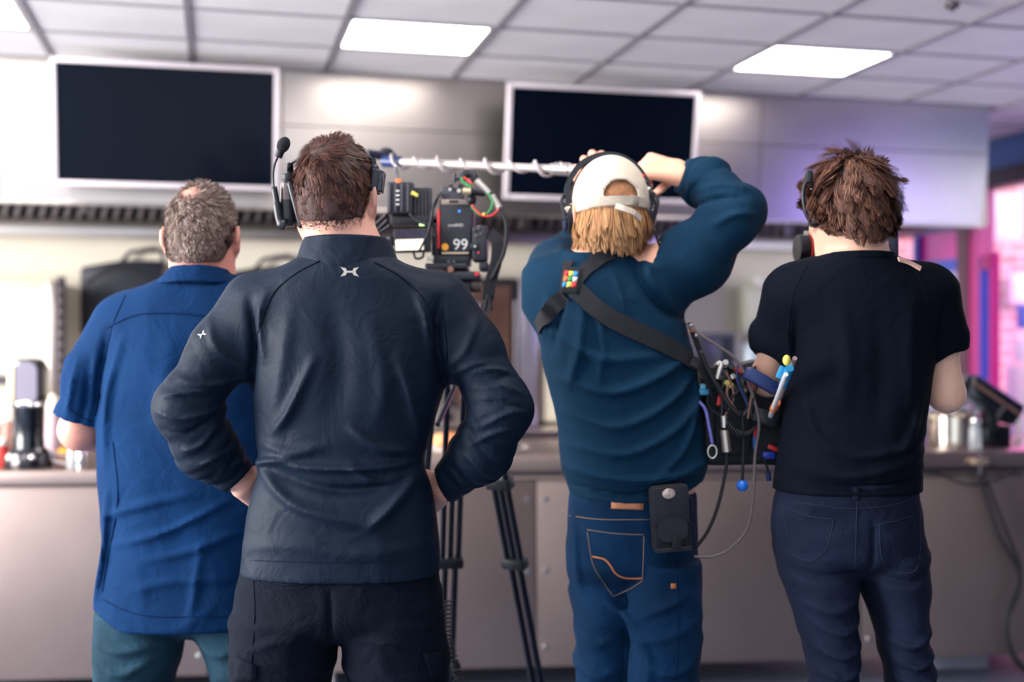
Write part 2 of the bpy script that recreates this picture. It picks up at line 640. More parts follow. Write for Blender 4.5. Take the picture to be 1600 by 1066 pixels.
# things pushed under the right end of the counter
ub = thing('storage_box', 'pale grey box on the floor under the right end of the counter', 'box', CP(counter_s(1545), 0.45, 0))
cbox(MB(), counter_s(1500), counter_s(1592), 0.25, 0.65, 0.0, 0.10).build('body', mat('grey_box', (150, 150, 172), 0.6), ub, bevel=0.006)
cbox(MB(), counter_s(1498), counter_s(1594), 0.24, 0.66, 0.10, 0.118).build('lid', mat('grey_box_lid', (176, 172, 190), 0.6), ub, bevel=0.004)
# ---------------------------------------------------------------- glazed side on the right, yard beyond
AW = 4.7


def b_at(px, a=AW):
    q = (px - 800) / FPX
    z = a / (q * CT + ST)
    return z * (CT - q * ST)


def h_at(px, py, a=AW):
    q = (px - 800) / FPX
    z = a / (q * CT + ST)
    return EYE - (py - 533) * z / FPX


M_MAG = mat('magenta_frame', (196, 20, 128), 0.4)
M_MAROON = mat('maroon_post', (92, 14, 44), 0.45)
M_BLUEF = mat('blue_frame', (52, 72, 190), 0.4)
M_HEAD = mat('blue_header', (70, 110, 170), 0.6)
M_DARKBEAM = mat('dark_beam', (44, 18, 48), 0.5)
M_GLASS = mat('window_glass', (245, 245, 250), 0.03, trans=1.0, spec=0.3)
_nt = M_GLASS.node_tree
_mx = _nt.nodes.new('ShaderNodeMixShader')
_tr = _nt.nodes.new('ShaderNodeBsdfTransparent')
_gl = _nt.nodes.new('ShaderNodeBsdfGlossy')
_gl.inputs['Roughness'].default_value = 0.02
_tr.inputs[0].default_value = (0.93, 0.92, 0.97, 1)
_mx.inputs[0].default_value = 0.06
_nt.links.new(_tr.outputs[0], _mx.inputs[1])
_nt.links.new(_gl.outputs[0], _mx.inputs[2])
_nt.links.new(_mx.outputs[0], _nt.nodes['Material Output'].inputs[0])

wall_right = gbox('wall_right', AW, AW + 0.12, 3.4, 11.6, 2.46, CEIL + 0.03, M_HEAD, kind='structure')
gbox('trim_1', AW - 0.03, AW + 0.10, 3.4, 11.6, 2.355, 2.46, M_DARKBEAM, kind='structure')
gbox('baseboard_right', AW - 0.02, AW + 0.12, 3.4, 11.6, 0, 0.10, M_DARKBEAM, kind='structure')
win = gbox('window_1', AW + 0.02, AW + 0.08, 3.4, 11.6, 0.10, 0.16, M_MAROON, kind='structure')
p0, p1, p2 = b_at(1532), b_at(1519), b_at(1501)
gbox('post', AW - 0.02, AW + 0.10, p0, p1, 0.16, 2.355, M_MAG, win)
gbox('post', AW - 0.03, AW + 0.10, p1, p2, 0.16, 2.355, M_MAROON, win)
gbox('post', AW - 0.01, AW + 0.10, b_at(1434), b_at(1428), 0.16, 2.355, M_BLUEF, win)
gbox('post', AW - 0.01, AW + 0.10, 9.0, 9.12, 0.16, 2.355, M_MAG, win)
hb = h_at(1467, 414)
gbox('transom_bar', AW, AW + 0.08, p2, 11.4, hb - 0.05, hb + 0.03, M_BLUEF, win)
gbox('transom_panel', AW + 0.03, AW + 0.05, p2, b_at(1434), hb + 0.03, hb + 0.24, mat('magenta_glass', (222, 30, 160), 0.3), win)
gbox('pane', AW + 0.04, AW + 0.05, p2, b_at(1434), 0.16, hb - 0.05, mat('lilac_glass', (205, 196, 240), 0.2, alpha=0.75), win)
gbox('pane', AW + 0.04, AW + 0.05, 9.12, 11.4, 0.16, hb - 0.05, M_GLASS, win)
gbox('pane', AW + 0.04, AW + 0.05, 3.5, p0, 0.16, 2.355, M_GLASS, win)
# door leaf standing open into the yard
dr = thing('door_1', 'open glazed door leaf with magenta frame at the right', 'door', G(AW + 0.12, p0 - 0.05, 0.02))
dr['kind'] = 'structure'
del dr['category']
d0 = W(1537, 533, 7.6)
d1 = W(1556, 533, 7.25)
hd = h_at(1545, 402, AW)
dx = unit((d1 - d0) * np.array([1, 1, 0]))
dl = np.linalg.norm((d1 - d0)[:2])
dn = np.cross(dx, [0, 0, 1])
RD = np.column_stack([dx, -dn, [0, 0, 1]])
for s, m_ in ((0.03, M_BLUEF), (dl - 0.04, M_MAG)):
    MB().box(np.array([d0[0], d0[1], hd / 2 + 0.01]) + dx * s, (0.07, 0.05, hd - 0.02), RD).build('stile', m_, dr)
for hh in (0.08, hd - 0.04):
    MB().box(np.array([d0[0], d0[1], hh]) + dx * dl / 2, (dl, 0.05, 0.09), RD).build('door_rail', M_MAG, dr)
MB().box(np.array([d0[0], d0[1], hd / 2]) + dx * dl / 2, (dl - 0.1, 0.012, hd - 0.2), RD).build('pane', M_GLASS, dr)

# yard wall: brickwork in the far blur
M_BRICK = bpy.data.materials.new('yard_brick')
M_BRICK.use_nodes = True
nt = M_BRICK.node_tree
bk = nt.nodes.new('ShaderNodeTexBrick')
bk.inputs['Color1'].default_value = (*lin((236, 160, 150)), 1)
bk.inputs['Color2'].default_value = (*lin((226, 176, 176)), 1)
bk.inputs['Mortar'].default_value = (*lin((246, 214, 214)), 1)
bk.inputs['Scale'].default_value = 2.6
bk.inputs['Mortar Size'].default_value = 0.03
tc = nt.nodes.new('ShaderNodeTexCoord')
mp = nt.nodes.new('ShaderNodeMapping')
mp.inputs['Rotation'].default_value = (PI / 2, 0, 0)
nt.links.new(tc.outputs['Object'], mp.inputs[0])
nt.links.new(mp.outputs[0], bk.inputs['Vector'])
nt.links.new(bk.outputs[0], nt.nodes['Principled BSDF'].inputs['Base Color'])
nt.nodes['Principled BSDF'].inputs['Roughness'].default_value = 0.9
yw0 = W(1480, 533, 10.2)
yw1 = W(1760, 533, 9.6)
yx = unit((yw1 - yw0) * np.array([1, 1, 0]))
yn = np.cross([0, 0, 1], yx)
RY = np.column_stack([yx, yn, [0, 0, 1]])
ymid = (yw0 + yw1) / 2
yb = MB().box([0, 0, 1.9], (6.0, 0.12, 3.8), np.eye(3)).build('wall_yard', M_BRICK, None)
yb.location = (ymid[0], ymid[1], 0)
yb.rotation_euler = (0, 0, math.atan2(yx[1], yx[0]))
yb['kind'] = 'structure'
M_SIGN = mat('white_sign', (250, 246, 248), 0.6)
for (x0, y0, x1, y1, lab) in ((1556, 306, 1592, 372, 'plain white sheet on the pink brick wall in the yard, upper one'), (1582, 428, 1612, 472, 'plain white sheet on the pink brick wall in the yard, lower one')):
    sg = thing('wall_notice', lab, 'notice', W((x0 + x1) / 2, y1, 9.75))
    c = W((x0 + x1) / 2, (y0 + y1) / 2, 9.75)
    w_, h_ = (x1 - x0) * 9.75 / FPX, (y1 - y0) * 9.75 / FPX
    MB().box(c, (w_, 0.012, h_), RY).build('sheet', M_SIGN, sg, bevel=0.002)
    MB().box(c + [0, 0.012, 0], (w_ + 0.03, 0.012, h_ + 0.03), RY).build('board', mat('notice_board', (232, 214, 224), 0.6), sg)
# cupboard seen through the window, right edge
yc = thing('yard_cabinet', 'cream low cabinet with dark blue box outside the window at the right edge', 'cabinet', W(1605, 690, 8.4))
MB().box(W(1612, 640, 8.4), (0.30, 0.3, 0.62), RY).build('body', mat('cream_cabinet', (226, 214, 206), 0.5), yc, bevel=0.01)
MB().box(W(1600, 495, 8.4), (0.09, 0.12, 0.17), RY).build('blue_box', M_BLUEF, yc, bevel=0.006)
MB().box(W(1602, 548, 8.4), (0.13, 0.2, 0.16), RY).build('middle_shelf', M_WHITE, yc, bevel=0.006)

# ---------------------------------------------------------------- along the back wall
# cook line under the hood: a low steel range front
rg = thing('cooking_range', 'long steel cooking range along the back wall', 'range', G(0.4, 6.5, 0))
gbox('body', -4.6, 3.6, 6.12, 6.92, 0.08, 0.90, M_STEEL2, rg, bevel=0.006)
gbox('hob_top', -4.62, 3.62, 6.10, 6.93, 0.90, 0.935, M_STEEL, rg, bevel=0.004)
for k in range(7):
    gbox('range_door', -4.5 + k * 1.15, -3.4 + k * 1.15, 6.10, 6.12, 0.16, 0.78, M_STEEL, rg, bevel=0.004)
    MB().cyl(G(-4.4 + k * 1.15, 6.07, 0.74), G(-3.5 + k * 1.15, 6.07, 0.74), 0.011, n=10).build('door_handle', M_CHROME, rg)
gbox('plinth', -4.55, 3.55, 6.2, 6.85, 0, 0.08, M_GAP, rg)


def wall_px(px, py, b):
    """room-grid point seen at a pixel on the plane b"""
    q = (px - 800) / FPX
    z = b / (CT - q * ST)
    p = W(px, py, z)
    return p


def wall_ab(px, py, b):
    p = wall_px(px, py, b)
    return p[0] * CT + p[1] * ST, p[2]


def wbox(name, px0, py0, px1, py1, b, dep, m, parent, bevel=0.0):
    a0, h1 = wall_ab(px0, py0, b)
    a1, h0 = wall_ab(px1, py1, b)
    return gbox(name, a0, a1, b, b + dep, h0, h1, m, parent, bevel)


# upright cream cabinet at the left edge with steel post and dark rack
cb = thing('upright_cabinet', 'cream cabinet with steel edge and dark toothed rack post at the left', 'cabinet', wall_px(30, 662, 6.6))
wbox('body', -160, 448, 74, 662, 6.62, 0.3, mat('cream_panel', (240, 236, 222), 0.5), cb, 0.008)
wbox('top_trim', -160, 436, 78, 450, 6.58, 0.34, mat('cream_trim', (248, 240, 196), 0.5), cb, 0.004)
wbox('shelf', -160, 588, 24, 600, 6.5, 0.12, M_STEEL_D, cb, 0.003)
wbox('steel_post', 74, 438, 86, 662, 6.56, 0.1, M_STEEL, cb, 0.004)
wbox('rack_post', 88, 432, 101, 662, 6.54, 0.06, mat('rack_post', (96, 86, 92), 0.5, 0.5), cb, 0.003)
for k in range(13):
    wbox('rack_tooth', 90, 440 + k * 17, 99, 449 + k * 17, 6.525, 0.015, M_GAP, cb)


# black griddle trays with loop handles leaning against the wall
def griddle(px, py, sc, label):
    o = wall_px(px, py, 6.88)
    t = thing('griddle_tray', label, 'griddle tray', o, 'black griddle trays')
    ex, ez = G(1, 0, 0), np.array([0, 0, 1.0])
    k = sc * 6.75 / FPX
    # outline in photo pixels relative to the lower left corner
    out = [(0, 0), (119, 0), (119, 106), (116, 112), (60, 112), (8, 102), (2, 100), (0, 94)]
    M_G = mat('griddle_iron', (40, 42, 54), 0.45, 0.3)
    MB().prism([(x * k, y * k) for x, y in out], o, ex, ez, 0.02).build('plate', M_G, t, bevel=0.004)
    rim = [(3, 3), (3, 97), (60, 109), (116, 109), (116, 3)]
    MB().tube([o + ex * x * k + ez * y * k - G(0, 0.012, 0) for x, y in rim + [rim[0]]], 0.008, 8).build('rim', M_RUBBER, t)
    arc = [(8 + 104 * i / 14, 76 + 24 * math.sin(PI * i / 14)) for i in range(15)]
    MB().tube([o + ex * x * k + ez * y * k - G(0, 0.012, 0) for x, y in arc], 0.012, 8).build('raised_arc', M_RUBBER, t)
    lp = spline([o + ex * x * k + ez * y * k for x, y in ((58, 108), (64, 116), (74, 125), (100, 128), (115, 127), (119, 118), (118, 100))], 6)
    MB().tube(lp, 0.011, 8).build('handle', M_G, t)
    MB().lathe([(0.05, 0), (0.046, 0.006), (0.02, 0.008)], o + ex * 52 * k + ez * 66 * k - G(0, 0.004, 0), axis=-G(0, 1, 0), n=20).build('boss', mat('boss_grey', (120, 112, 120), 0.4, 0.5), t)
    MB().tube(spline([o + ex * 92 * k + ez * 128 * k + G(0, 0.045, 0.02), o + ex * 92 * k + ez * 132 * k - G(0, 0.01, 0), o + ex * 92 * k + ez * 124 * k - G(0, 0.02, 0)], 5), 0.005, 8).build('hook', M_STEEL_D, t)
    return t


griddle(126, 522, 1.0, 'black iron griddle tray with loop handle left of the grey-haired man')
griddle(338, 530, 1.0, 'black iron griddle tray with loop handle partly behind the grey-haired man')
# tall oven with glass door and steel column in the middle
ov = thing('tall_oven', 'tall steel oven with dark glass door behind the film camera', 'oven', wall_px(770, 690, 6.6))
wbox('casing', 640, 432, 842, 664, 6.5, 0.4, M_STEEL, ov, 0.008)
wbox('door_frame', 700, 436, 810, 636, 6.46, 0.04, M_GAP, ov, 0.006)
wbox('door_glass', 712, 446, 798, 630, 6.45, 0.012, mat('oven_glass', (92, 66, 58), 0.25, var=0.35, vscale=4), ov)
wbox('column', 812, 432, 836, 663, 6.44, 0.06, mat('column_steel', (196, 190, 204), 0.3, 0.8), ov, 0.006)
MB().cyl(wall_px(806, 470, 6.42), wall_px(806, 610, 6.42), 0.010, n=10).build('door_handle', M_STEEL_D, ov)
for k in range(4):
    MB().lathe([(0.03, 0), (0.028, 0.02), (0.01, 0.024)], wall_px(700 + k * 28, 652, 6.49), axis=-G(0, 1, 0), n=14).build('knob', M_BLACK, ov)
# tall cream fridge right of the column
fr = thing('cream_fridge', 'cream fronted fridge behind the man in the white cap', 'fridge', wall_px(900, 690, 6.6))
wbox('body', 850, 425, 1054, 656, 6.5, 0.4, mat('fridge_cream', (226, 216, 196), 0.45), fr, 0.01)
wbox('door_seam', 850, 560, 1054, 564, 6.495, 0.01, M_GAP, fr)
MB().cyl(wall_px(862, 470, 6.46), wall_px(862, 550, 6.46), 0.012, n=10).build('handle', M_CHROME, fr)
# dispenser and dark appliance on the wall right of the sweater
dp = thing('wall_dispenser', 'grey wall dispenser between the two right-hand men', 'dispenser', wall_px(1190, 520, 6.85))
wbox('body', 1164, 446, 1222, 522, 6.80, 0.12, mat('dispenser_grey', (196, 198, 184), 0.5), dp, 0.01)
wbox('cover', 1170, 452, 1216, 500, 6.78, 0.03, mat('dispenser_cover', (206, 206, 194), 0.4), dp, 0.006)
wbox('tap', 1184, 432, 1196, 447, 6.82, 0.05, M_WHITE, dp, 0.003)
mw = thing('dark_microwave', 'dark microwave on the back range beside the sound bag', 'microwave', wall_px(1110, 596, 6.5))
wbox('body', 1084, 520, 1150, 596, 6.45, 0.38, mat('microwave_grey', (84, 84, 98), 0.4), mw, 0.008)
wbox('door', 1088, 526, 1128, 590, 6.435, 0.02, mat('microwave_door', (58, 58, 72), 0.2), mw, 0.004)
wbox('control_panel', 1129, 526, 1147, 590, 6.435, 0.02, M_BLACK, mw, 0.003)
sh_ = thing('wall_shelf', 'thin steel wall shelf under the dark microwave', 'shelf', wall_px(1140, 604, 6.5))
wbox('board', 1076, 597, 1215, 603, 6.40, 0.54, M_STEEL, sh_, 0.002)
for px_ in (1095, 1190):
    wbox('bracket', px_, 604, px_ + 5, 640, 6.75, 0.19, M_STEEL_D, sh_, 0.001)
gc = thing('glass_canister', 'pale glass canister with lid beside the dark microwave', 'canister', wall_px(1172, 596, 6.5))
MB().lathe([(0.045, 0), (0.05, 0.01), (0.05, 0.2), (0.042, 0.22)], wall_px(1172, 596, 6.5), n=20).build('jar', mat('pale_glass', (196, 214, 226), 0.15, alpha=0.8), gc)
MB().lathe([(0.05, 0.22), (0.052, 0.235), (0.02, 0.25), (0.015, 0.27)], wall_px(1172, 596, 6.5), n=20).build('lid', M_STEEL_D, gc)

# ---------------------------------------------------------------- things on the counter
TOPL, TOPR = 0.913, 0.955


def on_counter(px, d, top):
    """spot on the worktop seen at pixel column px, d metres behind its front"""
    u = (px - 800) / FPX
    o = CP(0, d, 0)
    # solve o + CE*s so that x/y = u
    s = (u * o[1] - o[0]) / (CE[0] - u * CE[1])
    p = CP(s, d, top)
    return p


# kitchen machine
p = on_counter(45, 0.13, TOPL)
km = thing('kitchen_machine', 'tall black kitchen machine with rounded top and chrome trim on the left counter', 'kitchen machine', p)
z_ = p[1]
k = z_ / FPX
M_KM = mat('glossy_black', (10, 14, 24), 0.15, coat=0.5)
MB().lathe([(0.040, 0), (0.088, 0.002), (0.092, 0.02), (0.084, 0.05), (0.066, 0.075)], p, n=28).build('base', M_KM, km)
MB().lathe([(0.060, 0.06), (0.058, 0.12), (0.060, 0.24), (0.062, 0.245)], p, n=28).build('body', M_KM, km)
MB().lathe([(0.063, 0.236), (0.066, 0.240), (0.066, 0.252), (0.062, 0.256)], p, n=28).build('chrome_ring', M_CHROME, km)
hd_ = MB()
hd_.prism(rrect(0.126, 0.19, 0.05, 6), p + [0, -0.05, 0.325], (1, 0, 0), (0, 0, 1), -0.10)
hd_.build('head', M_KM, km, bevel=0.008)
MB().prism(rrect(0.085, 0.165, 0.036, 6), p + [0.008, -0.053, 0.325], (1, 0, 0), (0, 0, 1), -0.004).build('front_plate', mat('plate_grey', (96, 90, 112), 0.4), km)
MB().box(p + [-0.046, -0.055, 0.325], (0.022, 0.006, 0.135), np.eye(3)).build('side_strip', mat('brass_strip', (250, 226, 170), 0.3, 0.4), km, bevel=0.002)
for dx_ in (-0.05, -0.012, 0.03, 0.055):
    MB().ball(p + [dx_, -0.062 + abs(dx_) * 0.3, 0.243], 0.011, 10).build('chrome_button', M_CHROME, km)
for dx_, m_ in ((-0.04, M_WHITE), (-0.015, M_CHROME), (0.022, M_STEEL_D), (0.045, M_CHROME)):
    MB().ball(p + [dx_, -0.080, 0.045], 0.013, 10).build('dial', m_, km)


def shaker(px, d, top, h, r, mbody, mlid, name, label, cat):
    p = on_counter(px, d, top)
    t = thing(name, label, cat, p)
    MB().lathe([(r * 0.9, 0), (r, 0.006), (r, h * 0.6), (r * 0.75, h * 0.72), (r * 0.7, h * 0.76)], p, n=18).build('body', mbody, t)
    MB().lathe([(r * 0.8, h * 0.76), (r * 0.86, h * 0.80), (r * 0.82, h * 0.94), (r * 0.4, h)], p, n=18).build('cap', mlid, t)
    return t


M_JAR = mat('clear_jar', (214, 222, 226), 0.08, trans=0.6)
shaker(82, 0.40, TOPL, 0.27, 0.030, mat('pink_bottle', (206, 180, 190), 0.3), mat('cream_cap', (250, 240, 212), 0.4), 'sauce_bottle', 'pale bottle with fat cream cap right of the black kitchen machine', 'bottle')
shaker(14, 0.36, TOPL, 0.22, 0.034, mat('brown_jar', (150, 104, 92), 0.4), mat('cream_cap', (250, 240, 212), 0.4), 'spice_jar', 'brown jar with cream lid behind the black kitchen machine', 'jar')
shaker(2, 0.16, TOPL, 0.11, 0.03, mat('red_label', (190, 50, 44), 0.4), M_WHITE, 'sauce_jar', 'small red jar with white lid at the left edge of the counter', 'jar')
shaker(113, 0.06, TOPL, 0.105, 0.020, M_JAR, M_CHROME, 'salt_shaker', 'small glass shaker with chrome lid near the sleeve of the blue shirt', 'shaker')
shaker(127, 0.03, TOPL, 0.115, 0.021, M_CHROME, M_WHITE, 'pepper_shaker', 'small chrome shaker with white lid beside the glass shaker', 'shaker')
p = on_counter(100, 0.16, TOPL)
og = thing('orange_fruit', 'orange behind the shakers on the left counter', 'fruit', p)
MB().ball(p + [0, 0, 0.037], 0.037, 18).build('peel', mat('orange_peel', (244, 170, 60), 0.5, bump=0.3, bscale=300), og, smooth=True)
MB().lathe([(0.005, 0.072), (0.003, 0.079)], p, n=8).build('stem', M_GAP, og)
p = on_counter(92, 0.10, TOPL)
tg = thing('serving_tongs', 'dark tongs lying on the left counter beside the kitchen machine', 'tongs', p)
for s in (-1, 1):
    MB().tube(spline([p + [-0.06, 0.02, 0.02 + 0.03], p + [0.0, 0.01 * s, 0.035 + 0.012 * s], p + [0.07, -0.02 + 0.015 * s, 0.012]], 6), [0.008] * 6 + [0.007] * 7, 8).build('arm', M_STEEL_D, tg)
MB().ball(p + [-0.06, 0.02, 0.05], 0.014, 10).build('hinge', M_CHROME, tg)

# plate of food in the gap under the arm
p = on_counter(700, 0.20, TOPR)
pl = thing('food_plate', 'white plate of orange food on the counter between elbow and tripod', 'plate', p)
MB().lathe([(0.06, 0), (0.065, 0.006), (0.105, 0.018), (0.108, 0.022), (0.06, 0.012)], p, n=28).build('plate_rim', M_WHITE, pl)
for i, (dx_, dy_, c_) in enumerate(((0.0, 0.0, (240, 140, 90)), (0.03, 0.02, (232, 120, 80)), (-0.03, 0.01, (246, 176, 120)), (0.012, -0.03, (236, 150, 96)))):
    MB().ball(p + [dx_, dy_, 0.042 + 0.008 * (i == 0)], (0.034, 0.030, 0.03), 12).build('food_piece', mat('food_%d' % i, c_, 0.6, bump=0.4, bscale=60), pl, smooth=True)
p = on_counter(655, 0.40, TOPR)
bw = thing('white_bowl', 'white bowl on the counter beside the food plate', 'bowl', p)
MB().lathe([(0.03, 0), (0.034, 0.004), (0.062, 0.05), (0.064, 0.054), (0.058, 0.05), (0.02, 0.012)], p, n=24).build('wall', M_WHITE, bw)
MB().lathe([(0.026, -0.0), (0.03, 0.006)], p, n=24).build('foot_ring', mat('pink_ring', (236, 196, 196), 0.5), bw)
p = on_counter(800, 0.25, TOPR)
ld = thing('pan_lid', 'round steel pan lid on the counter beside the tripod', 'pan lid', p)
MB().lathe([(0.075, 0), (0.078, 0.004), (0.06, 0.02), (0.02, 0.03)], p, n=28).build('dome', M_CHROME, ld)
MB().lathe([(0.012, 0.03), (0.016, 0.044), (0.008, 0.05)], p, n=14).build('knob', M_BLACK, ld)

# right end of the counter: pot, jars, tilted black appliance
p = on_counter(1488, 0.28, TOPR)
pt = thing('steel_pot', 'shiny steel pot on the counter right of the man in the black t-shirt', 'pot', p)
MB().lathe([(0.098, 0), (0.104, 0.006), (0.104, 0.125), (0.108, 0.13), (0.100, 0.128), (0.098, 0.01)], p, n=32).build('wall', mat('pot_steel', (232, 222, 206), 0.14, 1.0), pt)
for s in (-1, 1):
    MB().tube(spline([p + [s * 0.10, 0, 0.10], p + [s * 0.14, 0, 0.105], p + [s * 0.14, -0.03, 0.105], p + [s * 0.10, -0.04, 0.10]], 5), 0.006, 8).build('handle', M_CHROME, pt)
fw = MB()
for i in range(9):
    for j in range(9):
        pass
gx, gy = np.meshgrid(np.linspace(-0.11, 0.11, 12), np.linspace(-0.10, 0.10, 12), indexing='ij')
gz = 0.145 + 0.012 * np.sin(gx * 70 + 1) * np.cos(gy * 60) + 0.012 * rng.random(gx.shape)
VV = np.stack([gx.ravel(), gy.ravel(), gz.ravel()], 1) + p
FF = [(i * 12 + j, (i + 1) * 12 + j, (i + 1) * 12 + j + 1, i * 12 + j + 1) for i in range(11) for j in range(11)]
fo = link_mesh('foil_sheet', np.vstack([VV, VV - [0, 0, 0.003]]), FF + [tuple(x + 144 for x in f[::-1]) for f in FF], mat('foil', (214, 220, 236), 0.25, 0.4), None, 'auto', loc=p)
tag(fo, 'crumpled foil covering the shiny steel pot', 'foil')
shaker(1524, 0.08, TOPR, 0.13, 0.024, M_JAR, M_CHROME, 'storage_jar', 'small glass jar with steel lid in front of the tilted black appliance', 'jar')
shaker(1436, 0.22, TOPR, 0.15, 0.024, mat('violet_bottle', (92, 92, 210), 0.3), M_BLUEF, 'blue_bottle', 'blue violet bottle right beside the black t-shirt', 'bottle')
p = on_counter(1548, 0.22, TOPR)
ap = thing('tilted_appliance', 'black kitchen appliance with open tilted lid at the right end of the counter', 'appliance', p)
zz = p[1]
kk = zz / FPX
ang = math.radians(-34)
ca, sa = math.cos(ang), math.sin(ang)
RL = np.array([[ca, 0, -sa], [0, 1, 0], [sa, 0, ca]])
lc = W(1543, 626, zz)
MB().box(p + [0.0, 0, 0.045], (0.11, 0.16, 0.09)).build('base', M_KM, ap, bevel=0.008)
MB().box(p + [0.0, 0.02, 0.12], (0.05, 0.09, 0.10)).build('neck', M_BLACK, ap, bevel=0.006)
MB().box(lc, (0.245, 0.18, 0.09), RL).build('lid', M_KM, ap, bevel=0.012)
MB().box(lc + RL @ np.array([-0.005, -0.093, 0.012]), (0.225, 0.006, 0.012), RL).build('trim_strip', mat('copper_trim', (170, 130, 120), 0.3, 0.7), ap)
MB().box(lc + RL @ np.array([0.04, -0.093, -0.02]), (0.012, 0.006, 0.07), RL).build('trim_strip', M_STEEL, ap)
MB().box(lc + RL @ np.array([0.0, 0.0, 0.049]), (0.235, 0.17, 0.01), RL).build('lid_top', mat('blue_black', (26, 52, 96), 0.3), ap, bevel=0.004)
p = on_counter(1592, 0.3, TOPR)
tp = thing('swan_tap', 'slim pale tap at the right end of the counter', 'tap', p)
MB().tube(spline([p, p + [0, 0, 0.10], p + [-0.01, 0, 0.13], p + [-0.04, 0, 0.135]], 6), 0.008, 8).build('spout', M_STEEL, tp)
MB().lathe([(0.022, 0), (0.02, 0.012), (0.01, 0.02)], p, n=14).build('base', M_CHROME, tp)
# clamp under the worktop edge with two cables running down to the floor
p = CP(counter_s(1523), -0.045, TOPR - 0.04)
cl = thing('cable_clamp', 'small metal clamp on the worktop edge holding black cables', 'clamp', p)
MB().box(p, (0.07, 0.02, 0.028), RC).build('jaw', mat('clamp_metal', (206, 182, 160), 0.3, 0.7), cl, bevel=0.006)
MB().cyl(p + [0, -0.005, -0.05], p + [0, -0.005, 0.05], 0.006, n=8).build('screw', M_STEEL_D, cl)
for i, xs in enumerate((((1527, 735), (1548, 800), (1562, 840), (1585, 880), (1590, 910), (1574, 960), (1578, 1010), (1600, 1045)),
                        ((1535, 735), (1560, 800), (1580, 850), (1594, 890), (1590, 930), (1572, 975), (1584, 1030), (1612, 1056)))):
    zc = CP(counter_s(1560), -0.05, 0)[1]
    path = spline([W(x, y, zc) for x, y in xs], 6)
    path = np.vstack([path, spline([path[-1], path[-1] + [0.05, 0, -0.04], [path[-1][0] + 0.15, zc, 0.012], [path[-1][0] + 0.5, zc - 0.1, 0.012]], 6)[1:]])
    c_ = MB().tube(path, 0.0085, 8).build('power_cable', M_RUBBER, None, loc=path[0])
    tag(c_, ('black power cable hanging down the right counter front, left one of two', 'black power cable hanging down the right counter front, right one of two')[i], 'cable')
zc = CP(counter_s(1510), -0.055, 0)[1]
c_ = MB().tube(spline([W(x, y, zc) for x, y in ((1432, 733), (1470, 742), (1510, 757), (1545, 754), (1595, 735), (1640, 730))], 8), 0.005, 8).build('slack_cable', M_RUBBER, None, loc=W(1510, 757, zc))
tag(c_, 'thin black cable sagging along the worktop edge at the right', 'cable')
# ================================================================ people: smooth fields turned into meshes


def smin(a, b, k):
    h = np.clip(0.5 + 0.5 * (b - a) / k, 0, 1)
    return b * (1 - h) + a * h - k * h * (1 - h)


def cone(P, a, b, ra, rb):
    a = np.asarray(a, float)
    b = np.asarray(b, float)
    ab = b - a
    t = np.clip(((P - a) @ ab) / max(ab @ ab, 1e-12), 0, 1)
    d = np.linalg.norm(P - a - t[:, None] * ab, axis=1)
    return d - (ra + (rb - ra) * t)


def chain(P, pts, rad, k=0.01):
    d = None
    for i in range(len(pts) - 1):
        c = cone(P, pts[i], pts[i + 1], rad[i], rad[i + 1])
        d = c if d is None else smin(d, c, k)
    return d


def ellip(P, c, r, R=None):
    q = P - np.asarray(c, float)
    if R is not None:
        q = q @ R
    r = np.asarray(r, float)
    k0 = np.linalg.norm(q / r, axis=1)
    k1 = np.linalg.norm(q / (r * r), axis=1)
    return np.where(k1 > 1e-9, k0 * (k0 - 1) / np.maximum(k1, 1e-9), -r.min())


class Loft:
    """stack of super-ellipses; rows = (height, centre x, centre y, half width, half depth)"""

    def __init__(s, rows, n=2.3, lo=None, hi=None, sm=0.012):
        R = np.array(sorted(rows), float)
        z = np.arange(R[0, 0], R[-1, 0] + 1e-6, 0.002)
        C = np.stack([np.interp(z, R[:, 0], R[:, i]) for i in range(1, 5)], 1)
        w = max(1, int(sm / 0.002))
        kx = np.exp(-0.5 * (np.arange(-3 * w, 3 * w + 1) / w) ** 2)
        kx /= kx.sum()
        s.z = z
        s.C = np.stack([np.convolve(np.pad(C[:, i], 3 * w, mode='edge'), kx, 'valid') for i in range(4)], 1)
        s.n = n
        s.lo = R[0, 0] if lo is None else lo
        s.hi = R[-1, 0] if hi is None else hi

    def at(s, z):
        return np.array([np.interp(z, s.z, s.C[:, i]) for i in range(4)])

    def __call__(s, P, inset=0.0):
        z = P[:, 2]
        cx, cy, hw, hd = [np.interp(z, s.z, s.C[:, i]) for i in range(4)]
        hw = np.maximum(hw - inset, 0.005)
        hd = np.maximum(hd - inset, 0.005)
        x = np.abs(P[:, 0] - cx) / hw
        y = np.abs(P[:, 1] - cy) / hd
        n = s.n
        r = np.maximum((x ** n + y ** n) ** (1 / n), 1e-4)
        g = np.sqrt((r ** (1 - n) * x ** (n - 1) / hw) ** 2 + (r ** (1 - n) * y ** (n - 1) / hd) ** 2)
        d = (r - 1) / np.maximum(g, 1.0 / np.maximum(hw, hd) * 0.5)
        return np.maximum(d, np.maximum(z - s.hi, s.lo - z))


_lat = np.random.default_rng(3).random((32, 32, 32)).astype(np.float32)


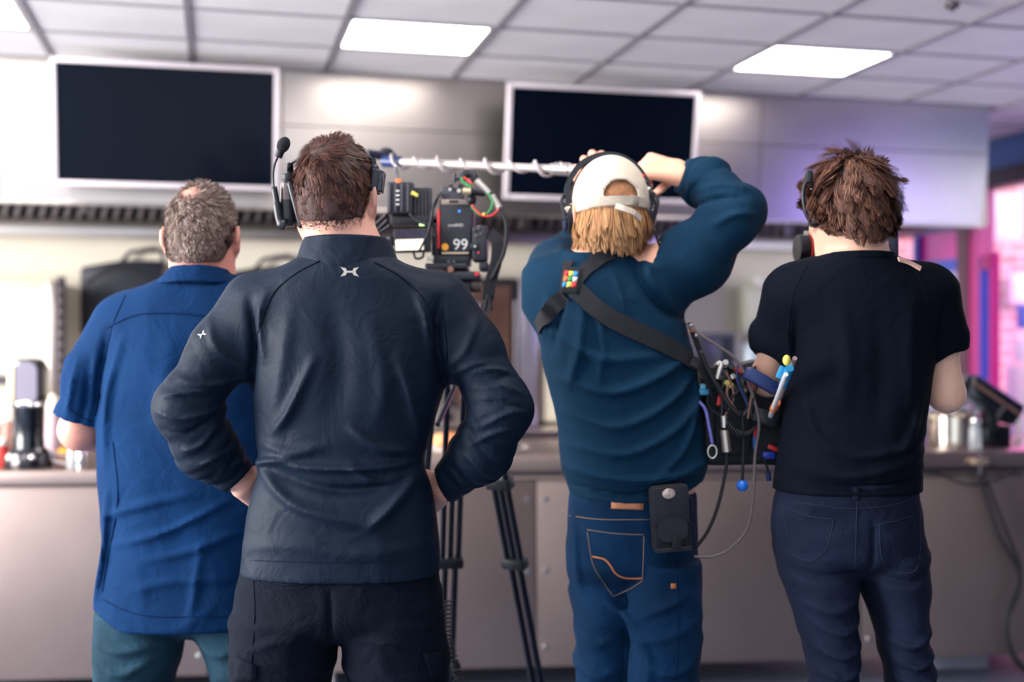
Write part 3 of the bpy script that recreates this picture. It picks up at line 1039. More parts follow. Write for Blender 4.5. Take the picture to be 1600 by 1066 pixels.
def vnoise(P, sc, off=0.0):
    q = P * sc + off + 100
    i = np.floor(q).astype(int)
    f = q - i
    f = f * f * (3 - 2 * f)
    i0 = i % 32
    i1 = (i + 1) % 32
    L = _lat
    x0, y0, z0 = i0.T
    x1, y1, z1 = i1.T
    fx, fy, fz = f.T
    c00 = L[x0, y0, z0] * (1 - fx) + L[x1, y0, z0] * fx
    c10 = L[x0, y1, z0] * (1 - fx) + L[x1, y1, z0] * fx
    c01 = L[x0, y0, z1] * (1 - fx) + L[x1, y0, z1] * fx
    c11 = L[x0, y1, z1] * (1 - fx) + L[x1, y1, z1] * fx
    return ((c00 * (1 - fy) + c10 * fy) * (1 - fz) + (c01 * (1 - fy) + c11 * fy) * fz) * 2 - 1


def folds(P, lines, z, yc):
    """cloth ridges (amp>0) and creases along pixel polylines on the side of the cloth facing the camera"""
    out = np.zeros(len(P))
    near = P[:, 1] < yc
    Q = P[near]
    if not len(Q):
        return out
    # ridges live in the plane through the person's middle, seen straight on
    X = Q[:, [0, 2]]
    acc = np.zeros(len(Q))
    for pts, amp, wd in lines:
        S = spline([W(x, y, z) for x, y in pts], 4)[:, [0, 2]]
        best = np.full(len(Q), 1e9)
        tt = np.zeros(len(Q))
        n = len(S) - 1
        for i in range(n):
            a, ab = S[i], S[i + 1] - S[i]
            t = np.clip(((X - a) @ ab) / max(ab @ ab, 1e-12), 0, 1)
            d = np.linalg.norm(X - a - t[:, None] * ab, axis=1)
            m_ = d < best
            best[m_] = d[m_]
            tt[m_] = (i + t[m_]) / n
        acc += 1.7 * amp * np.exp(-(best / (wd * 0.8)) ** 2) * np.sin(PI * np.clip(tt * 0.9 + 0.05, 0, 1)) ** 0.7
    out[near] = acc
    return out


def rings(P, a, b, amp, freq, t0=0.0, t1=1.0, seed=0.0, rad=0.12):
    """sleeve wrinkles running round a limb"""
    a = np.asarray(a, float)
    b = np.asarray(b, float)
    ab = b - a
    L = np.linalg.norm(ab)
    t = ((P - a) @ ab) / (L * L)
    d = np.linalg.norm(P - a - np.clip(t, 0, 1)[:, None] * ab, axis=1)
    w = np.exp(-((t - (t0 + t1) / 2) / ((t1 - t0) / 2)) ** 4) * (d < rad)
    x = t * L * freq + 3.6 * vnoise(P, 9.0, seed) + 1.6 * vnoise(P, 22.0, seed + 5)
    msk = np.clip(0.75 + 0.9 * vnoise(P, 7.0, seed + 11), 0.1, 1.2)
    return amp * w * msk * (1.9 * np.abs(np.sin(x / 2)) ** 0.8 - 1.45)


def creases(P, sc, amp, seed=0.0, stretch=(1.0, 1.0, 1.0)):
    """fine ridged crumple of worn cloth"""
    Q = P * np.asarray(stretch) + 0.035 * np.stack([vnoise(P, 6, seed + 1), vnoise(P, 6, seed + 2), vnoise(P, 6, seed + 3)], 1)
    r = 1 - np.abs(vnoise(Q, sc, seed))
    m_ = np.clip(0.5 + vnoise(P, 5, seed + 7), 0, 1)
    return amp * (r ** 3) * m_


def polygonise(f, lo, hi, h):
    lo = np.asarray(lo, float)
    hi = np.asarray(hi, float)
    B = 6
    nb = np.ceil((hi - lo) / (h * B)).astype(int)
    n = nb * B + 1
    bc = np.stack(np.meshgrid(*[np.arange(k) for k in nb], indexing='ij'), -1).reshape(-1, 3)
    dc = f(lo + (bc + 0.5) * B * h)
    act = np.abs(dc) < h * B * 0.87 * 1.7 + 0.014
    Fv = np.repeat(np.repeat(np.repeat(np.where(dc > 0, 1.0, -1.0).reshape(nb), B, 0), B, 1), B, 2).astype(np.float32)
    Fv = np.pad(Fv, ((0, 1), (0, 1), (0, 1)), mode='edge')
    mask = np.zeros(n, bool)
    a3 = act.reshape(nb)
    up = np.repeat(np.repeat(np.repeat(a3, B, 0), B, 1), B, 2)
    for dx in (0, 1):
        for dy in (0, 1):
            for dz in (0, 1):
                mask[dx:dx + n[0] - 1, dy:dy + n[1] - 1, dz:dz + n[2] - 1] |= up
    idx = np.argwhere(mask)
    vals = np.empty(len(idx), np.float32)
    for s in range(0, len(idx), 400000):
        vals[s:s + 400000] = f(lo + idx[s:s + 400000] * h)
    Fv[mask] = vals
    Fv[Fv == 0] = 1e-6
    for ax in range(3):
        sl = [slice(None)] * 3
        for e in (0, -1):
            sl[ax] = e
            Fv[tuple(sl)] = np.maximum(Fv[tuple(sl)], 1e-4)
    S = Fv < 0
    c = np.zeros(n - 1, np.int8)
    for dx in (0, 1):
        for dy in (0, 1):
            for dz in (0, 1):
                c += S[dx:dx + n[0] - 1, dy:dy + n[1] - 1, dz:dz + n[2] - 1]
    cell = np.argwhere((c > 0) & (c < 8))
    vid = np.full(n - 1, -1, np.int32)
    vid[tuple(cell.T)] = np.arange(len(cell))
    corner = np.array([(x, y, z) for x in (0, 1) for y in (0, 1) for z in (0, 1)])
    cv = np.stack([Fv[tuple((cell + k).T)] for k in corner], 1)
    acc = np.zeros((len(cell), 3))
    cnt = np.zeros(len(cell))
    for i in range(8):
        for j in range(i + 1, 8):
            if np.abs(corner[i] - corner[j]).sum() != 1:
                continue
            va, vb = cv[:, i], cv[:, j]
            m_ = (va < 0) != (vb < 0)
            t = va[m_] / (va[m_] - vb[m_])
            acc[m_] += corner[i] + t[:, None] * (corner[j] - corner[i])
            cnt[m_] += 1
    V = lo + (cell + acc / cnt[:, None]) * h
    quads = []
    for ax in range(3):
        u, v = [(1, 2), (2, 0), (0, 1)][ax]
        sl0 = [slice(None)] * 3
        sl1 = [slice(None)] * 3
        sl0[ax] = slice(0, n[ax] - 1)
        sl1[ax] = slice(1, n[ax])
        A, Bq = S[tuple(sl0)], S[tuple(sl1)]
        e = np.argwhere(A != Bq)
        e = e[(e[:, u] > 0) & (e[:, v] > 0) & (e[:, u] < n[u] - 1) & (e[:, v] < n[v] - 1)]
        du = np.zeros(3, int)
        dv = np.zeros(3, int)
        du[u] = 1
        dv[v] = 1
        q = np.stack([vid[tuple((e - du - dv).T)], vid[tuple((e - dv).T)], vid[tuple(e.T)], vid[tuple((e - du).T)]], 1)
        fl = A[tuple(e.T)]
        q[~fl] = q[~fl][:, ::-1]
        quads.append(q)
    Q = np.vstack(quads)
    Q = Q[(Q >= 0).all(1)]
    return V, Q


BVH = {}


def field_mesh(name, f, lo, hi, h, m, parent, key=None):
    V, Q = polygonise(f, lo, hi, h)
    o = link_mesh(name, V, Q, m, parent, True)
    if key:
        BVH[key] = BVHTree.FromPolygons(V.tolist(), Q.tolist())
    return o


def hit(keys, px, py, off=0.0):
    """where a line of sight meets a garment: point pushed out along the normal, and the normal"""
    d = Vector(unit(W(px, py, 1.0) - np.array([0, 0, EYE])))
    best = None
    for k in ([keys] if isinstance(keys, str) else keys):
        r = BVH[k].ray_cast(Vector((0, 0, EYE)), d)
        if r[0] is not None and (best is None or r[3] < best[3]):
            best = r
    if best is None:
        return None
    n = np.array(best[1])
    if n @ np.array(d) > 0:
        n = -n
    return np.array(best[0]) + n * off, n


def seam(keys, pts, r, m, parent, name='seam', off=0.0005, n=6):
    m.node_tree.nodes['Principled BSDF'].inputs['Specular IOR Level'].default_value = 0.08
    m.node_tree.nodes['Principled BSDF'].inputs['Roughness'].default_value = 0.9
    S = spline([(x, y, 0) for x, y in pts], n)
    P = [hit(keys, x, y, off) for x, y, _ in S]
    P = [p[0] for p in P if p is not None]
    if len(P) > 2:
        P = np.array(P)
        P[1:-1] = 0.25 * P[:-2] + 0.5 * P[1:-1] + 0.25 * P[2:]
        return MB().tube(P, r, 6).build(name, m, parent, smooth=True)


def patch(keys, pts, m, parent, name, off=0.002, thick=0.002, div=6):
    """a piece of cloth following the garment: quad given by four pixel corners (tl, tr, br, bl)"""
    tl, tr, br, bl = [np.array(p, float) for p in pts]
    V = []
    for j in range(div + 1):
        for i in range(div + 1):
            u, v = i / div, j / div
            p = (tl * (1 - u) + tr * u) * (1 - v) + (bl * (1 - u) + br * u) * v
            r = hit(keys, p[0], p[1], off)
            if r is None:
                return None
            V.append(r)
    A = np.array([r[0] for r in V])
    N = np.array([r[1] for r in V])
    N = N.reshape(div + 1, div + 1, 3)
    N = N / np.linalg.norm(N, axis=2, keepdims=True)
    N = N.reshape(-1, 3)
    k = div + 1
    n = len(A)
    Fc = [(j * k + i, (j + 1) * k + i, (j + 1) * k + i + 1, j * k + i + 1) for j in range(div) for i in range(div)]
    back = [tuple(x + n for x in f[::-1]) for f in Fc]
    rim = [i for i in range(k)] + [j * k + div for j in range(1, k)] + [div * k + i for i in range(div - 1, -1, -1)] + [j * k for j in range(div - 1, 0, -1)]
    side = [(rim[i], rim[(i + 1) % len(rim)], rim[(i + 1) % len(rim)] + n, rim[i] + n) for i in range(len(rim))]
    return link_mesh(name, np.vstack([A, A - N * (thick + off)]), Fc + back + side, m, parent, True)


def decal(keys, polys, px, py, sx, sy, rot, m, parent, name, off=0.0012):
    """flat print following the cloth: polygons in unit coordinates around a pixel"""
    mb = MB()
    c, s = math.cos(rot), math.sin(rot)
    for poly in polys:
        P = []
        for x, y in poly:
            X, Y = x * sx, y * sy
            r = hit(keys, px + X * c - Y * s, py + X * s + Y * c, off)
            if r is None:
                return None
            P.append(r[0])
        mb.raw(P, [tuple(range(len(P)))])
    return mb.build(name, m, parent, smooth=False)


def strap(keys, pts, width, m, parent, name, off=0.004, thick=0.004):
    """webbing laid over the cloth; width in metres"""
    S = spline([(x, y, 0) for x, y in pts], 8)[:, :2]
    R = [hit(keys, x, y, off) for x, y in S]
    R = [r for r in R if r is not None]
    C = np.array([r[0] for r in R])
    N = np.array([r[1] for r in R])
    for _ in range(3):
        C[1:-1] = 0.25 * C[:-2] + 0.5 * C[1:-1] + 0.25 * C[2:]
        N[1:-1] = 0.25 * N[:-2] + 0.5 * N[1:-1] + 0.25 * N[2:]
    return ribbon(C, N, width, thick, m, parent, name)


def ribbon(C, N, width, thick, m, parent, name, loc=None):
    C = np.asarray(C, float)
    N = np.asarray(N, float)
    T = np.gradient(C, axis=0)
    B = np.cross(T, N)
    B /= np.maximum(np.linalg.norm(B, axis=1), 1e-9)[:, None]
    N = np.cross(B, T)
    N /= np.maximum(np.linalg.norm(N, axis=1), 1e-9)[:, None]
    n = len(C)
    V = np.vstack([C + B * width / 2 + N * thick / 2, C - B * width / 2 + N * thick / 2, C - B * width / 2 - N * thick / 2, C + B * width / 2 - N * thick / 2])
    Fc = []
    for i in range(n - 1):
        for k in range(4):
            k2 = (k + 1) % 4
            Fc.append((k * n + i, k * n + i + 1, k2 * n + i + 1, k2 * n + i))
    Fc += [(0, n, 2 * n, 3 * n), (4 * n - 1, 3 * n - 1, 2 * n - 1, n - 1)]
    return link_mesh(name, V, Fc, m, parent, 'auto', loc=loc)


# ---------------------------------------------------------------- anatomy


class Head:
    """head field; top is the crown of the skull"""

    def __init__(s, top, yaw=0.0, pitch=0.0, roll=0.0, sc=1.0, neck_base=None, neck_r=0.056):
        s.R = np.array(Matrix.Rotation(yaw, 3, 'Z') @ Matrix.Rotation(pitch, 3, 'X') @ Matrix.Rotation(roll, 3, 'Y'))
        s.sc = sc
        s.c = np.asarray(top, float) - s.R @ np.array([0, 0, 0.100 * sc])
        s.nb = np.asarray(neck_base, float)
        s.nr = neck_r
        s.skull = np.array([0.0745, 0.096, 0.100]) * sc

    def loc(s, P):
        return ((P - s.c) @ s.R) / s.sc

    def wl(s, p):
        return s.c + s.R @ (np.asarray(p, float) * s.sc)

    def neck(s, P):
        n = cone(P, s.wl((0, -0.014, -0.06)), s.nb, s.nr * 0.86, s.nr)
        n = smin(n, cone(P, s.wl((0, -0.034, -0.055)), s.nb + np.array([0, -0.006, 0]), s.nr * 0.62, s.nr * 0.86), 0.03)
        return smin(n, cone(P, s.nb, s.nb - np.array([0, 0, 0.06]), s.nr, s.nr * 1.3), 0.03)

    def scalp(s, q):
        """skull and nape without face or ears, in head coordinates"""
        return smin(scalp(q), s.neck(s.c + (q * s.sc) @ s.R.T) / s.sc, 0.022)

    def __call__(s, P):
        q = s.loc(P)
        d = ellip(q, (0, -0.005, 0), (0.0745, 0.094, 0.100))
        d = smin(d, ellip(q, (0, -0.03, -0.045), (0.060, 0.058, 0.06)), 0.03)
        d = smin(d, ellip(q, (0, 0.036, -0.055), (0.060, 0.058, 0.075)), 0.03)      # face
        d = smin(d, cone(q, (0, 0.074, -0.112), (0, 0.05, -0.112), 0.021, 0.034), 0.03)   # chin
        for sx in (-1, 1):
            d = smin(d, cone(q, (sx * 0.052, -0.005, -0.075), (sx * 0.022, 0.066, -0.112), 0.016, 0.018), 0.03)   # jaw
            d = smin(d, ellip(q, (sx * 0.040, 0.072, -0.045), (0.02, 0.016, 0.014)), 0.02)   # cheekbone
            d = smin(d, cone(q, (sx * 0.014, 0.088, 0.004), (sx * 0.044, 0.076, 0.004), 0.009, 0.008), 0.014)   # brow
            d = np.maximum(d, -ellip(q, (sx * 0.031, 0.098, -0.016), (0.015, 0.013, 0.010)))
            # ear: flattened shell with rim and lobe
            Re = np.array(Matrix.Rotation(sx * 0.42, 3, 'Z') @ Matrix.Rotation(0.16, 3, 'X'))
            e = ellip(q, (sx * 0.082, -0.008, -0.022), (0.0065, 0.019, 0.032), Re)
            e = smin(e, ellip(q, (sx * 0.078, 0.001, -0.047), (0.006, 0.010, 0.012), Re), 0.008)
            e = np.maximum(e, -ellip(q, (sx * 0.093, -0.004, -0.018), (0.006, 0.011, 0.020), Re))
            d = smin(d, e, 0.007)
        d = smin(d, cone(q, (0, 0.092, -0.010), (0, 0.112, -0.048), 0.007, 0.011), 0.012)   # nose
        for sx in (-1, 1):
            d = smin(d, ellip(q, (sx * 0.010, 0.102, -0.051), (0.008, 0.010, 0.007)), 0.006)
        d = smin(d, ellip(q, (0, 0.090, -0.073), (0.024, 0.012, 0.005)), 0.005)   # lips
        d = smin(d, ellip(q, (0, 0.088, -0.083), (0.021, 0.012, 0.006)), 0.005)
        d = d * s.sc
        n = s.neck(P)
        return smin(d, n, 0.022)


def hand_field(wrist, fdir, back, side, curl=0.5, spread=0.10, thumb=None, sc=1.0, tcurl=0.3):
    """palm, four fingers of unequal length and a thumb leaving the side of the palm.
    fdir: wrist to knuckles, back: back-of-hand normal, side: direction from little finger to index"""
    f = unit(fdir)
    b = unit(np.asarray(back, float) - f * (np.asarray(back, float) @ f))
    s_ = np.cross(f, b)
    if s_ @ np.asarray(side, float) < 0:
        s_ = -s_
    w = np.asarray(wrist, float)
    segs = []
    palm = []
    lens = [(0.040, 0.025, 0.021), (0.046, 0.029, 0.022), (0.042, 0.027, 0.022), (0.033, 0.020, 0.019)]
    offs = [0.030, 0.010, -0.011, -0.030]
    kn = [0.092, 0.096, 0.091, 0.082]
    for i in range(4):
        base = w + s_ * offs[i] * 0.55 * sc + f * 0.01 * sc
        k = w + s_ * offs[i] * sc + f * kn[i] * sc
        palm.append((base, k, 0.017 * sc, 0.0115 * sc))
        d = unit(f + s_ * spread * offs[i] / 0.03)
        p = k
        ang = 0.0
        for j, L in enumerate(lens[i]):
            ang += curl * (0.9 if j == 0 else 1.15)
            dd = unit(d * math.cos(ang) - b * math.sin(ang))
            q = p + dd * L * sc
            segs.append((i, p, q, (0.0098 - 0.0009 * j) * sc, (0.0090 - 0.0011 * j) * sc))
            p = q
    t0 = w + s_ * 0.026 * sc + f * 0.022 * sc - b * 0.006 * sc
    td = unit(f * 0.62 + s_ * 0.72 - b * 0.25) if thumb is None else unit(thumb)
    t1 = t0 + td * 0.040 * sc
    td2 = unit(td + f * tcurl)
    t2 = t1 + td2 * 0.033 * sc
    t3 = t2 + unit(td2 + f * tcurl * 0.5) * 0.026 * sc

    def F(P):
        d = None
        for a, c, ra, rb in palm:
            e = cone(P, a, c, ra, rb)
            d = e if d is None else smin(d, e, 0.012)
        d = smin(d, cone(P, t0, t1, 0.016 * sc, 0.012 * sc), 0.014)
        tt = smin(cone(P, t1, t2, 0.0115 * sc, 0.0105 * sc), cone(P, t2, t3, 0.0105 * sc, 0.0085 * sc), 0.004)
        d = smin(d, tt, 0.006)
        for i in range(4):
            e = None
            for (k, p, q, ra, rb) in segs:
                if k == i:
                    g = cone(P, p, q, ra, rb)
                    e = g if e is None else smin(e, g, 0.004)
            d = smin(d, e, 0.003)
        return d
    return F


def gate(f, c, r):
    """evaluate a costly field only near its centre"""
    c = np.asarray(c, float)

    def F(P):
        d = np.linalg.norm(P - c, axis=1)
        out = d - r * 0.5
        m_ = d < r
        if m_.any():
            out[m_] = f(P[m_])
        return out
    return F


# ---------------------------------------------------------------- hair


def scalp(q):
    return smin(ellip(q, (0, -0.005, 0), (0.0745, 0.094, 0.100)), ellip(q, (0, -0.03, -0.045), (0.060, 0.058, 0.06)), 0.03)


def scalp_points(n, seed):
    g = np.random.default_rng(seed)
    v = g.normal(size=(n * 2, 3))
    v /= np.linalg.norm(v, axis=1)[:, None]
    return v[:n]


def grow_hair(name, head, n, length, flow, m, parent, keep, seed=1, clumps=260, clump=0.5, lift=0.35, grav=0.25, wave=0.0,
              width=0.0013, steps=6, shell=0.002, skull=None, jitter=0.25):
    """strands as tapered ribbons.  length(u), flow(u) and keep(u) take unit directions in the head's own frame"""
    sk = np.array([0.0745, 0.096, 0.100]) if skull is None else np.asarray(skull)
    g = np.random.default_rng(seed)
    u = scalp_points(n, seed)
    P = u * 0.19
    for _ in range(16):
        P = P - u * head.scalp(P)[:, None] * 0.8
    kk_ = keep(u, P) & (np.abs(head.scalp(P)) < 0.003)
    u, P = u[kk_], P[kk_]
    n = len(u)
    L = length(u) * g.uniform(0.8, 1.15, n)
    N = np.stack([head.scalp(P + e) - head.scalp(P - e) for e in np.eye(3) * 0.002], 1)
    N /= np.linalg.norm(N, axis=1)[:, None]
    Fl = flow(u)
    Fl = Fl - N * (Fl * N).sum(1)[:, None]
    Fl /= np.maximum(np.linalg.norm(Fl, axis=1), 1e-6)[:, None]
    # clump guides
    gi = g.integers(0, n, clumps)
    own = np.empty(n, int)
    for s in range(0, n, 4000):
        own[s:s + 4000] = np.argmin(((u[s:s + 4000, None, :] - u[gi][None]) ** 2).sum(2), 1)
    cj = g.normal(size=(clumps, 3)) * jitter
    d = N * lift + Fl + cj[own] + g.normal(size=(n, 3)) * jitter * 0.45
    d /= np.linalg.norm(d, axis=1)[:, None]
    P = P - N * 0.001
    tr = [P]
    ph = g.uniform(0, 6.28, clumps)[own] + g.normal(size=n) * 0.4
    wdir = np.cross(N, Fl)
    for k in range(steps):
        st = (L / steps)[:, None]
        d = d + np.array([0, 0, -grav]) / steps
        if wave:
            d = d + (wdir * np.sin(ph + k * 1.5)[:, None] + N * 0.5 * np.cos(ph + k * 1.3)[:, None]) * wave
        d /= np.linalg.norm(d, axis=1)[:, None]
        P = P + d * st
        dd = head.scalp(P)
        ins = dd < shell
        nn = P / np.linalg.norm(P, axis=1)[:, None]
        P = P + nn * np.where(ins, shell - dd, 0)[:, None]
        tr.append(P)
    T = np.stack(tr, 1)            # n, steps+1, 3
    if clump:
        w = (np.linspace(0, 1, steps + 1) ** 1.3 * clump)[None, :, None] * np.clip(L / 0.022, 0, 1)[:, None, None]
        T = T * (1 - w) + T[gi][own] * w + (g.normal(size=(n, 1, 3)) * 0.0016) * w
    # ribbons facing outwards
    D = np.gradient(T, axis=1)
    side = np.cross(D, T / (sk ** 2))
    side /= np.maximum(np.linalg.norm(side, axis=2), 1e-9)[:, :, None]
    wd = (width * np.array([1.0] * (steps - 1) + [0.75, 0.18]))[None, :, None] * g.uniform(0.7, 1.3, n)[:, None, None]
    A = T + side * wd * 0.5
    Bq = T - side * wd * 0.5
    V = np.stack([A, Bq], 2).reshape(-1, 3)
    Vw = head.c + (V * head.sc) @ head.R.T
    k = steps + 1
    base = (np.arange(n) * k * 2)[:, None]
    q = np.array([[2 * i, 2 * i + 1, 2 * i + 3, 2 * i + 2] for i in range(steps)])
    Fc = (base[:, None, :] + q[None]).reshape(-1, 4)
    return link_mesh(name, Vw, Fc, m, parent, True)


def scalp_cap(name, head, m, parent, thick, keep, seed=0, h=0.005):
    """solid under-layer of the hair, cut where the hairline is; keep(q) in head coordinates gives depth below the hairline"""
    def f(P):
        q = head.loc(P)
        d = head.scalp(q) * head.sc - thick - 0.0025 * vnoise(P, 60.0, seed)
        return np.maximum(d, keep(q) * head.sc)
    lo = head.c - 0.14
    hi = head.c + 0.14
    return field_mesh(name, f, lo, hi, h, m, parent)


def skin_mat(name, rgb):
    return mat(name, rgb, 0.5, var=0.10, vscale=18, bump=0.06, bscale=220, sss=0.12)


def denim(name, rgb, var=0.25):
    return mat(name, rgb, 0.85, var=var, vscale=7, bump=0.15, bscale=260, spec=0.12, crumple=0.35)


def cloth(name, rgb, rough=0.75, sheen=0.15, var=0.12, bump=0.08):
    return mat(name, rgb, rough, var=var, vscale=5, bump=bump, bscale=320, spec=0.10 if sheen < 0.21 else 0.16, crumple=0.22)


def rows_px(tab, z):
    """(py, xl, xr, centre depth offset, half depth) to loft rows"""
    out = []
    for py, xl, xr, dy, hd in tab:
        p = W((xl + xr) / 2, py, z)
        out.append((p[2], p[0], z + dy, (xr - xl) / 2 * z / FPX, hd))
    return out


def shoe(parent, ankle, fwd, m, sole):
    f = unit(np.array([fwd[0], fwd[1], 0]))
    s_ = np.cross(f, [0, 0, 1])
    o = np.array([ankle[0], ankle[1], 0.0])
    R = np.column_stack([s_, f, [0, 0, 1]])

    def F(P):
        q = (P - o) @ R
        d = ellip(q, (0, 0.10, 0.045), (0.050, 0.115, 0.048))
        d = smin(d, ellip(q, (0, -0.01, 0.06), (0.042, 0.062, 0.07)), 0.03)
        return np.maximum(d, 0.022 - q[:, 2])
    lo = o + np.array([-0.26, -0.26, -0.01])
    hi = o + np.array([0.26, 0.26, 0.16])
    so = field_mesh('shoe', F, lo, hi, 0.007, m, parent)

    def Fs(P):
        q = (P - o) @ R
        d = np.minimum(ellip(q * [1, 1, 0], (0, 0.10, 0), (0.053, 0.12, 1)), ellip(q * [1, 1, 0], (0, -0.01, 0), (0.045, 0.066, 1)))
        return np.maximum(d, np.maximum(q[:, 2] - 0.024, 0.002 - q[:, 2]))
    field_mesh('sole', Fs, lo, hi, 0.006, sole, so)


def eyes(head, parent):
    for sx in (-1, 1):
        e = MB().ball(head.wl((sx * 0.031, 0.082, -0.016)), 0.012 * head.sc, 14).build('eye', mat('eye_white', (236, 232, 228), 0.2), parent, smooth=True)
        MB().ball(head.wl((sx * 0.031, 0.0905, -0.016)), 0.0050 * head.sc, 10).build('iris', mat('iris_brown', (70, 50, 40), 0.2), e, smooth=True)
# ---------------------------------------------------------------- generic dressing of one person


def bounds(pts, pad):
    A = np.array(pts)
    return A.min(0) - pad, A.max(0) + pad


def leg_rows(tab, z, dy, knee, ankle):
    """visible rows from the photo, then knee and ankle in metres: (height, x, y, half width, half depth)"""
    return rows_px([(py, xl, xr, dy, hd) for py, xl, xr, hd in tab], z) + [knee, ankle]


class Arm:
    def __init__(s, pts, rad, cut, cutdir=None, hand=None, bare=None):
        """pts/rad: sleeve chain; cut: point where the sleeve ends; bare: skin radii where the sleeve is short"""
        s.p = [np.asarray(q, float) for q in pts]
        s.r = rad
        s.cut = np.asarray(cut, float)
        s.dir = unit(cutdir)
        s.hand = hand
        s.bare = bare

    def sleeve(s, P, k=0.03):
        d = chain(P, s.p, s.r, k)
        near = np.linalg.norm(P - s.cut, axis=1) < 0.16
        c = (P - s.cut) @ s.dir
        return np.where(near, np.maximum(d, c), np.where(c > 0.0, np.maximum(d, np.minimum(c, 0.05)), d))

    def skin(s, P):
        r = s.bare if s.bare else [max(0.022, q - 0.019) for q in s.r]
        d = chain(P, s.p, r, 0.03)
        if s.hand is not None:
            d = smin(d, s.hand(P), 0.018)
        return d


def shirt_field(torso, arms, hem, top, extra=None, k=0.05):
    def f(P):
        d = torso(P)
        for a in arms:
            ds = np.linalg.norm(P - a.p[0], axis=1)
            kk = np.interp(ds, [0.13, 0.24], [k, 0.006])
            d = smin(d, a.sleeve(P), kk)
        if extra is not None:
            d = d - extra(P)
        return np.maximum(np.maximum(d, hem(P)), P[:, 2] - top)
    return f


def body_field(torso, arms, pelvis, legs, head, inset=0.014):
    tlo, thi = torso.lo, torso.hi

    def f(P):
        d = np.maximum(torso(P, inset), pelvis.hi - 0.03 - P[:, 2])
        d = smin(d, pelvis(P, inset), 0.02)
        for l in legs:
            d = smin(d, l(P, inset), 0.012)
        for a in arms:
            d = smin(d, a.skin(P), 0.02)
        hz = P[:, 2] > head.nb[2] - 0.25
        if hz.any():
            d[hz] = smin(d[hz], head(P[hz]), 0.02)
        return d
    return f


def collar_ring(name, tab, z, dy, hds, th, m, parent, n=2.2, key=None, tilt=0.0):
    rows = [(W(0, py, z)[2], W((xl + xr) / 2, py, z)[0], z + dy, (xr - xl) / 2 * z / FPX, hd) for (py, xl, xr), hd in zip(tab, hds)]
    L = Loft(rows, n, sm=0.004)
    zl, zh = L.lo, L.hi
    mid = L.at((zl + zh) / 2)

    def f(P):
        q = P.copy()
        q[:, 2] = P[:, 2] + tilt * (P[:, 1] - mid[1])
        zz = q[:, 2]
        q2 = q.copy()
        q2[:, 2] = np.clip(zz, zl + 1e-5, zh - 1e-5)
        d = np.abs(L(q2)) - th - 0.0012 * vnoise(P, 40)
        return np.maximum(d, np.maximum(zz - zh, zl - zz))
    lo = np.array([mid[0] - 0.16, mid[1] - 0.16, zl - 0.06])
    hi = np.array([mid[0] + 0.16, mid[1] + 0.16, zh + 0.06])
    return field_mesh(name, f, lo, hi, 0.004, m, parent, key)


# ================================================================ man in the black quarter-zip top (front, sharp)
Z2 = 2.40
M_SKIN2 = skin_mat('skin_fair_pink', (226, 168, 148))
M_TOP2 = cloth('black_navy_jersey', (10, 25, 42), 0.62, 0.25, 0.10, 0.05)
M_TROU2 = denim('black_trousers', (7, 14, 27), 0.15)
person2 = thing('person', 'man in black quarter-zip top and headset, hands on hips, in front', 'person', W(530, 533, Z2) * [1, 1, 0])
hem2 = W(0, 893, Z2)[2]
torso2 = Loft(rows_px([
    (398, 478, 606, 0.0, 0.090), (408, 462, 624, 0.0, 0.096), (422, 430, 652, 0.0, 0.102), (440, 402, 680, 0.0, 0.107), (462, 388, 692, 0, 0.110),
    (495, 384, 696, 0, 0.120), (545, 388, 698, 0, 0.126), (600, 395, 696, 0, 0.124), (660, 399, 678, 0, 0.118), (700, 403, 665, 0, 0.113), (725, 408, 661, 0, 0.112),
    (760, 399, 674, 0, 0.118), (800, 390, 682, 0, 0.126), (850, 382, 686, 0, 0.130), (900, 377, 688, 0, 0.130)], Z2), 2.35)
handL2 = gate(hand_field(W(378, 752, 2.445), (0.035, 0.07, -0.035), (-0.8, -0.1, 0.5), (0, -0.5, 0.8), curl=0.42, thumb=(0.75, -0.45, 0.55)), W(400, 765, 2.5), 0.22)
handR2 = gate(hand_field(W(692, 760, 2.445), (-0.04, 0.07, -0.03), (0.8, -0.1, 0.5), (0, -0.5, 0.8), curl=0.42, thumb=(-0.75, -0.45, 0.55)), W(665, 765, 2.5), 0.22)
armL2 = Arm([W(402, 482, 2.40), W(345, 548, 2.385), W(290, 638, 2.36), W(322, 700, 2.395), W(378, 752, 2.445)], [0.074, 0.058, 0.057, 0.056, 0.037],
            W(374, 748, 2.44), (45, 10, -43), handL2)
armR2 = Arm([W(682, 482, 2.40), W(737, 548, 2.385), W(783, 638, 2.36), W(752, 706, 2.395), W(692, 762, 2.445)], [0.074, 0.058, 0.057, 0.056, 0.037],
            W(693, 760, 2.44), (-58, 10, -26), handR2)
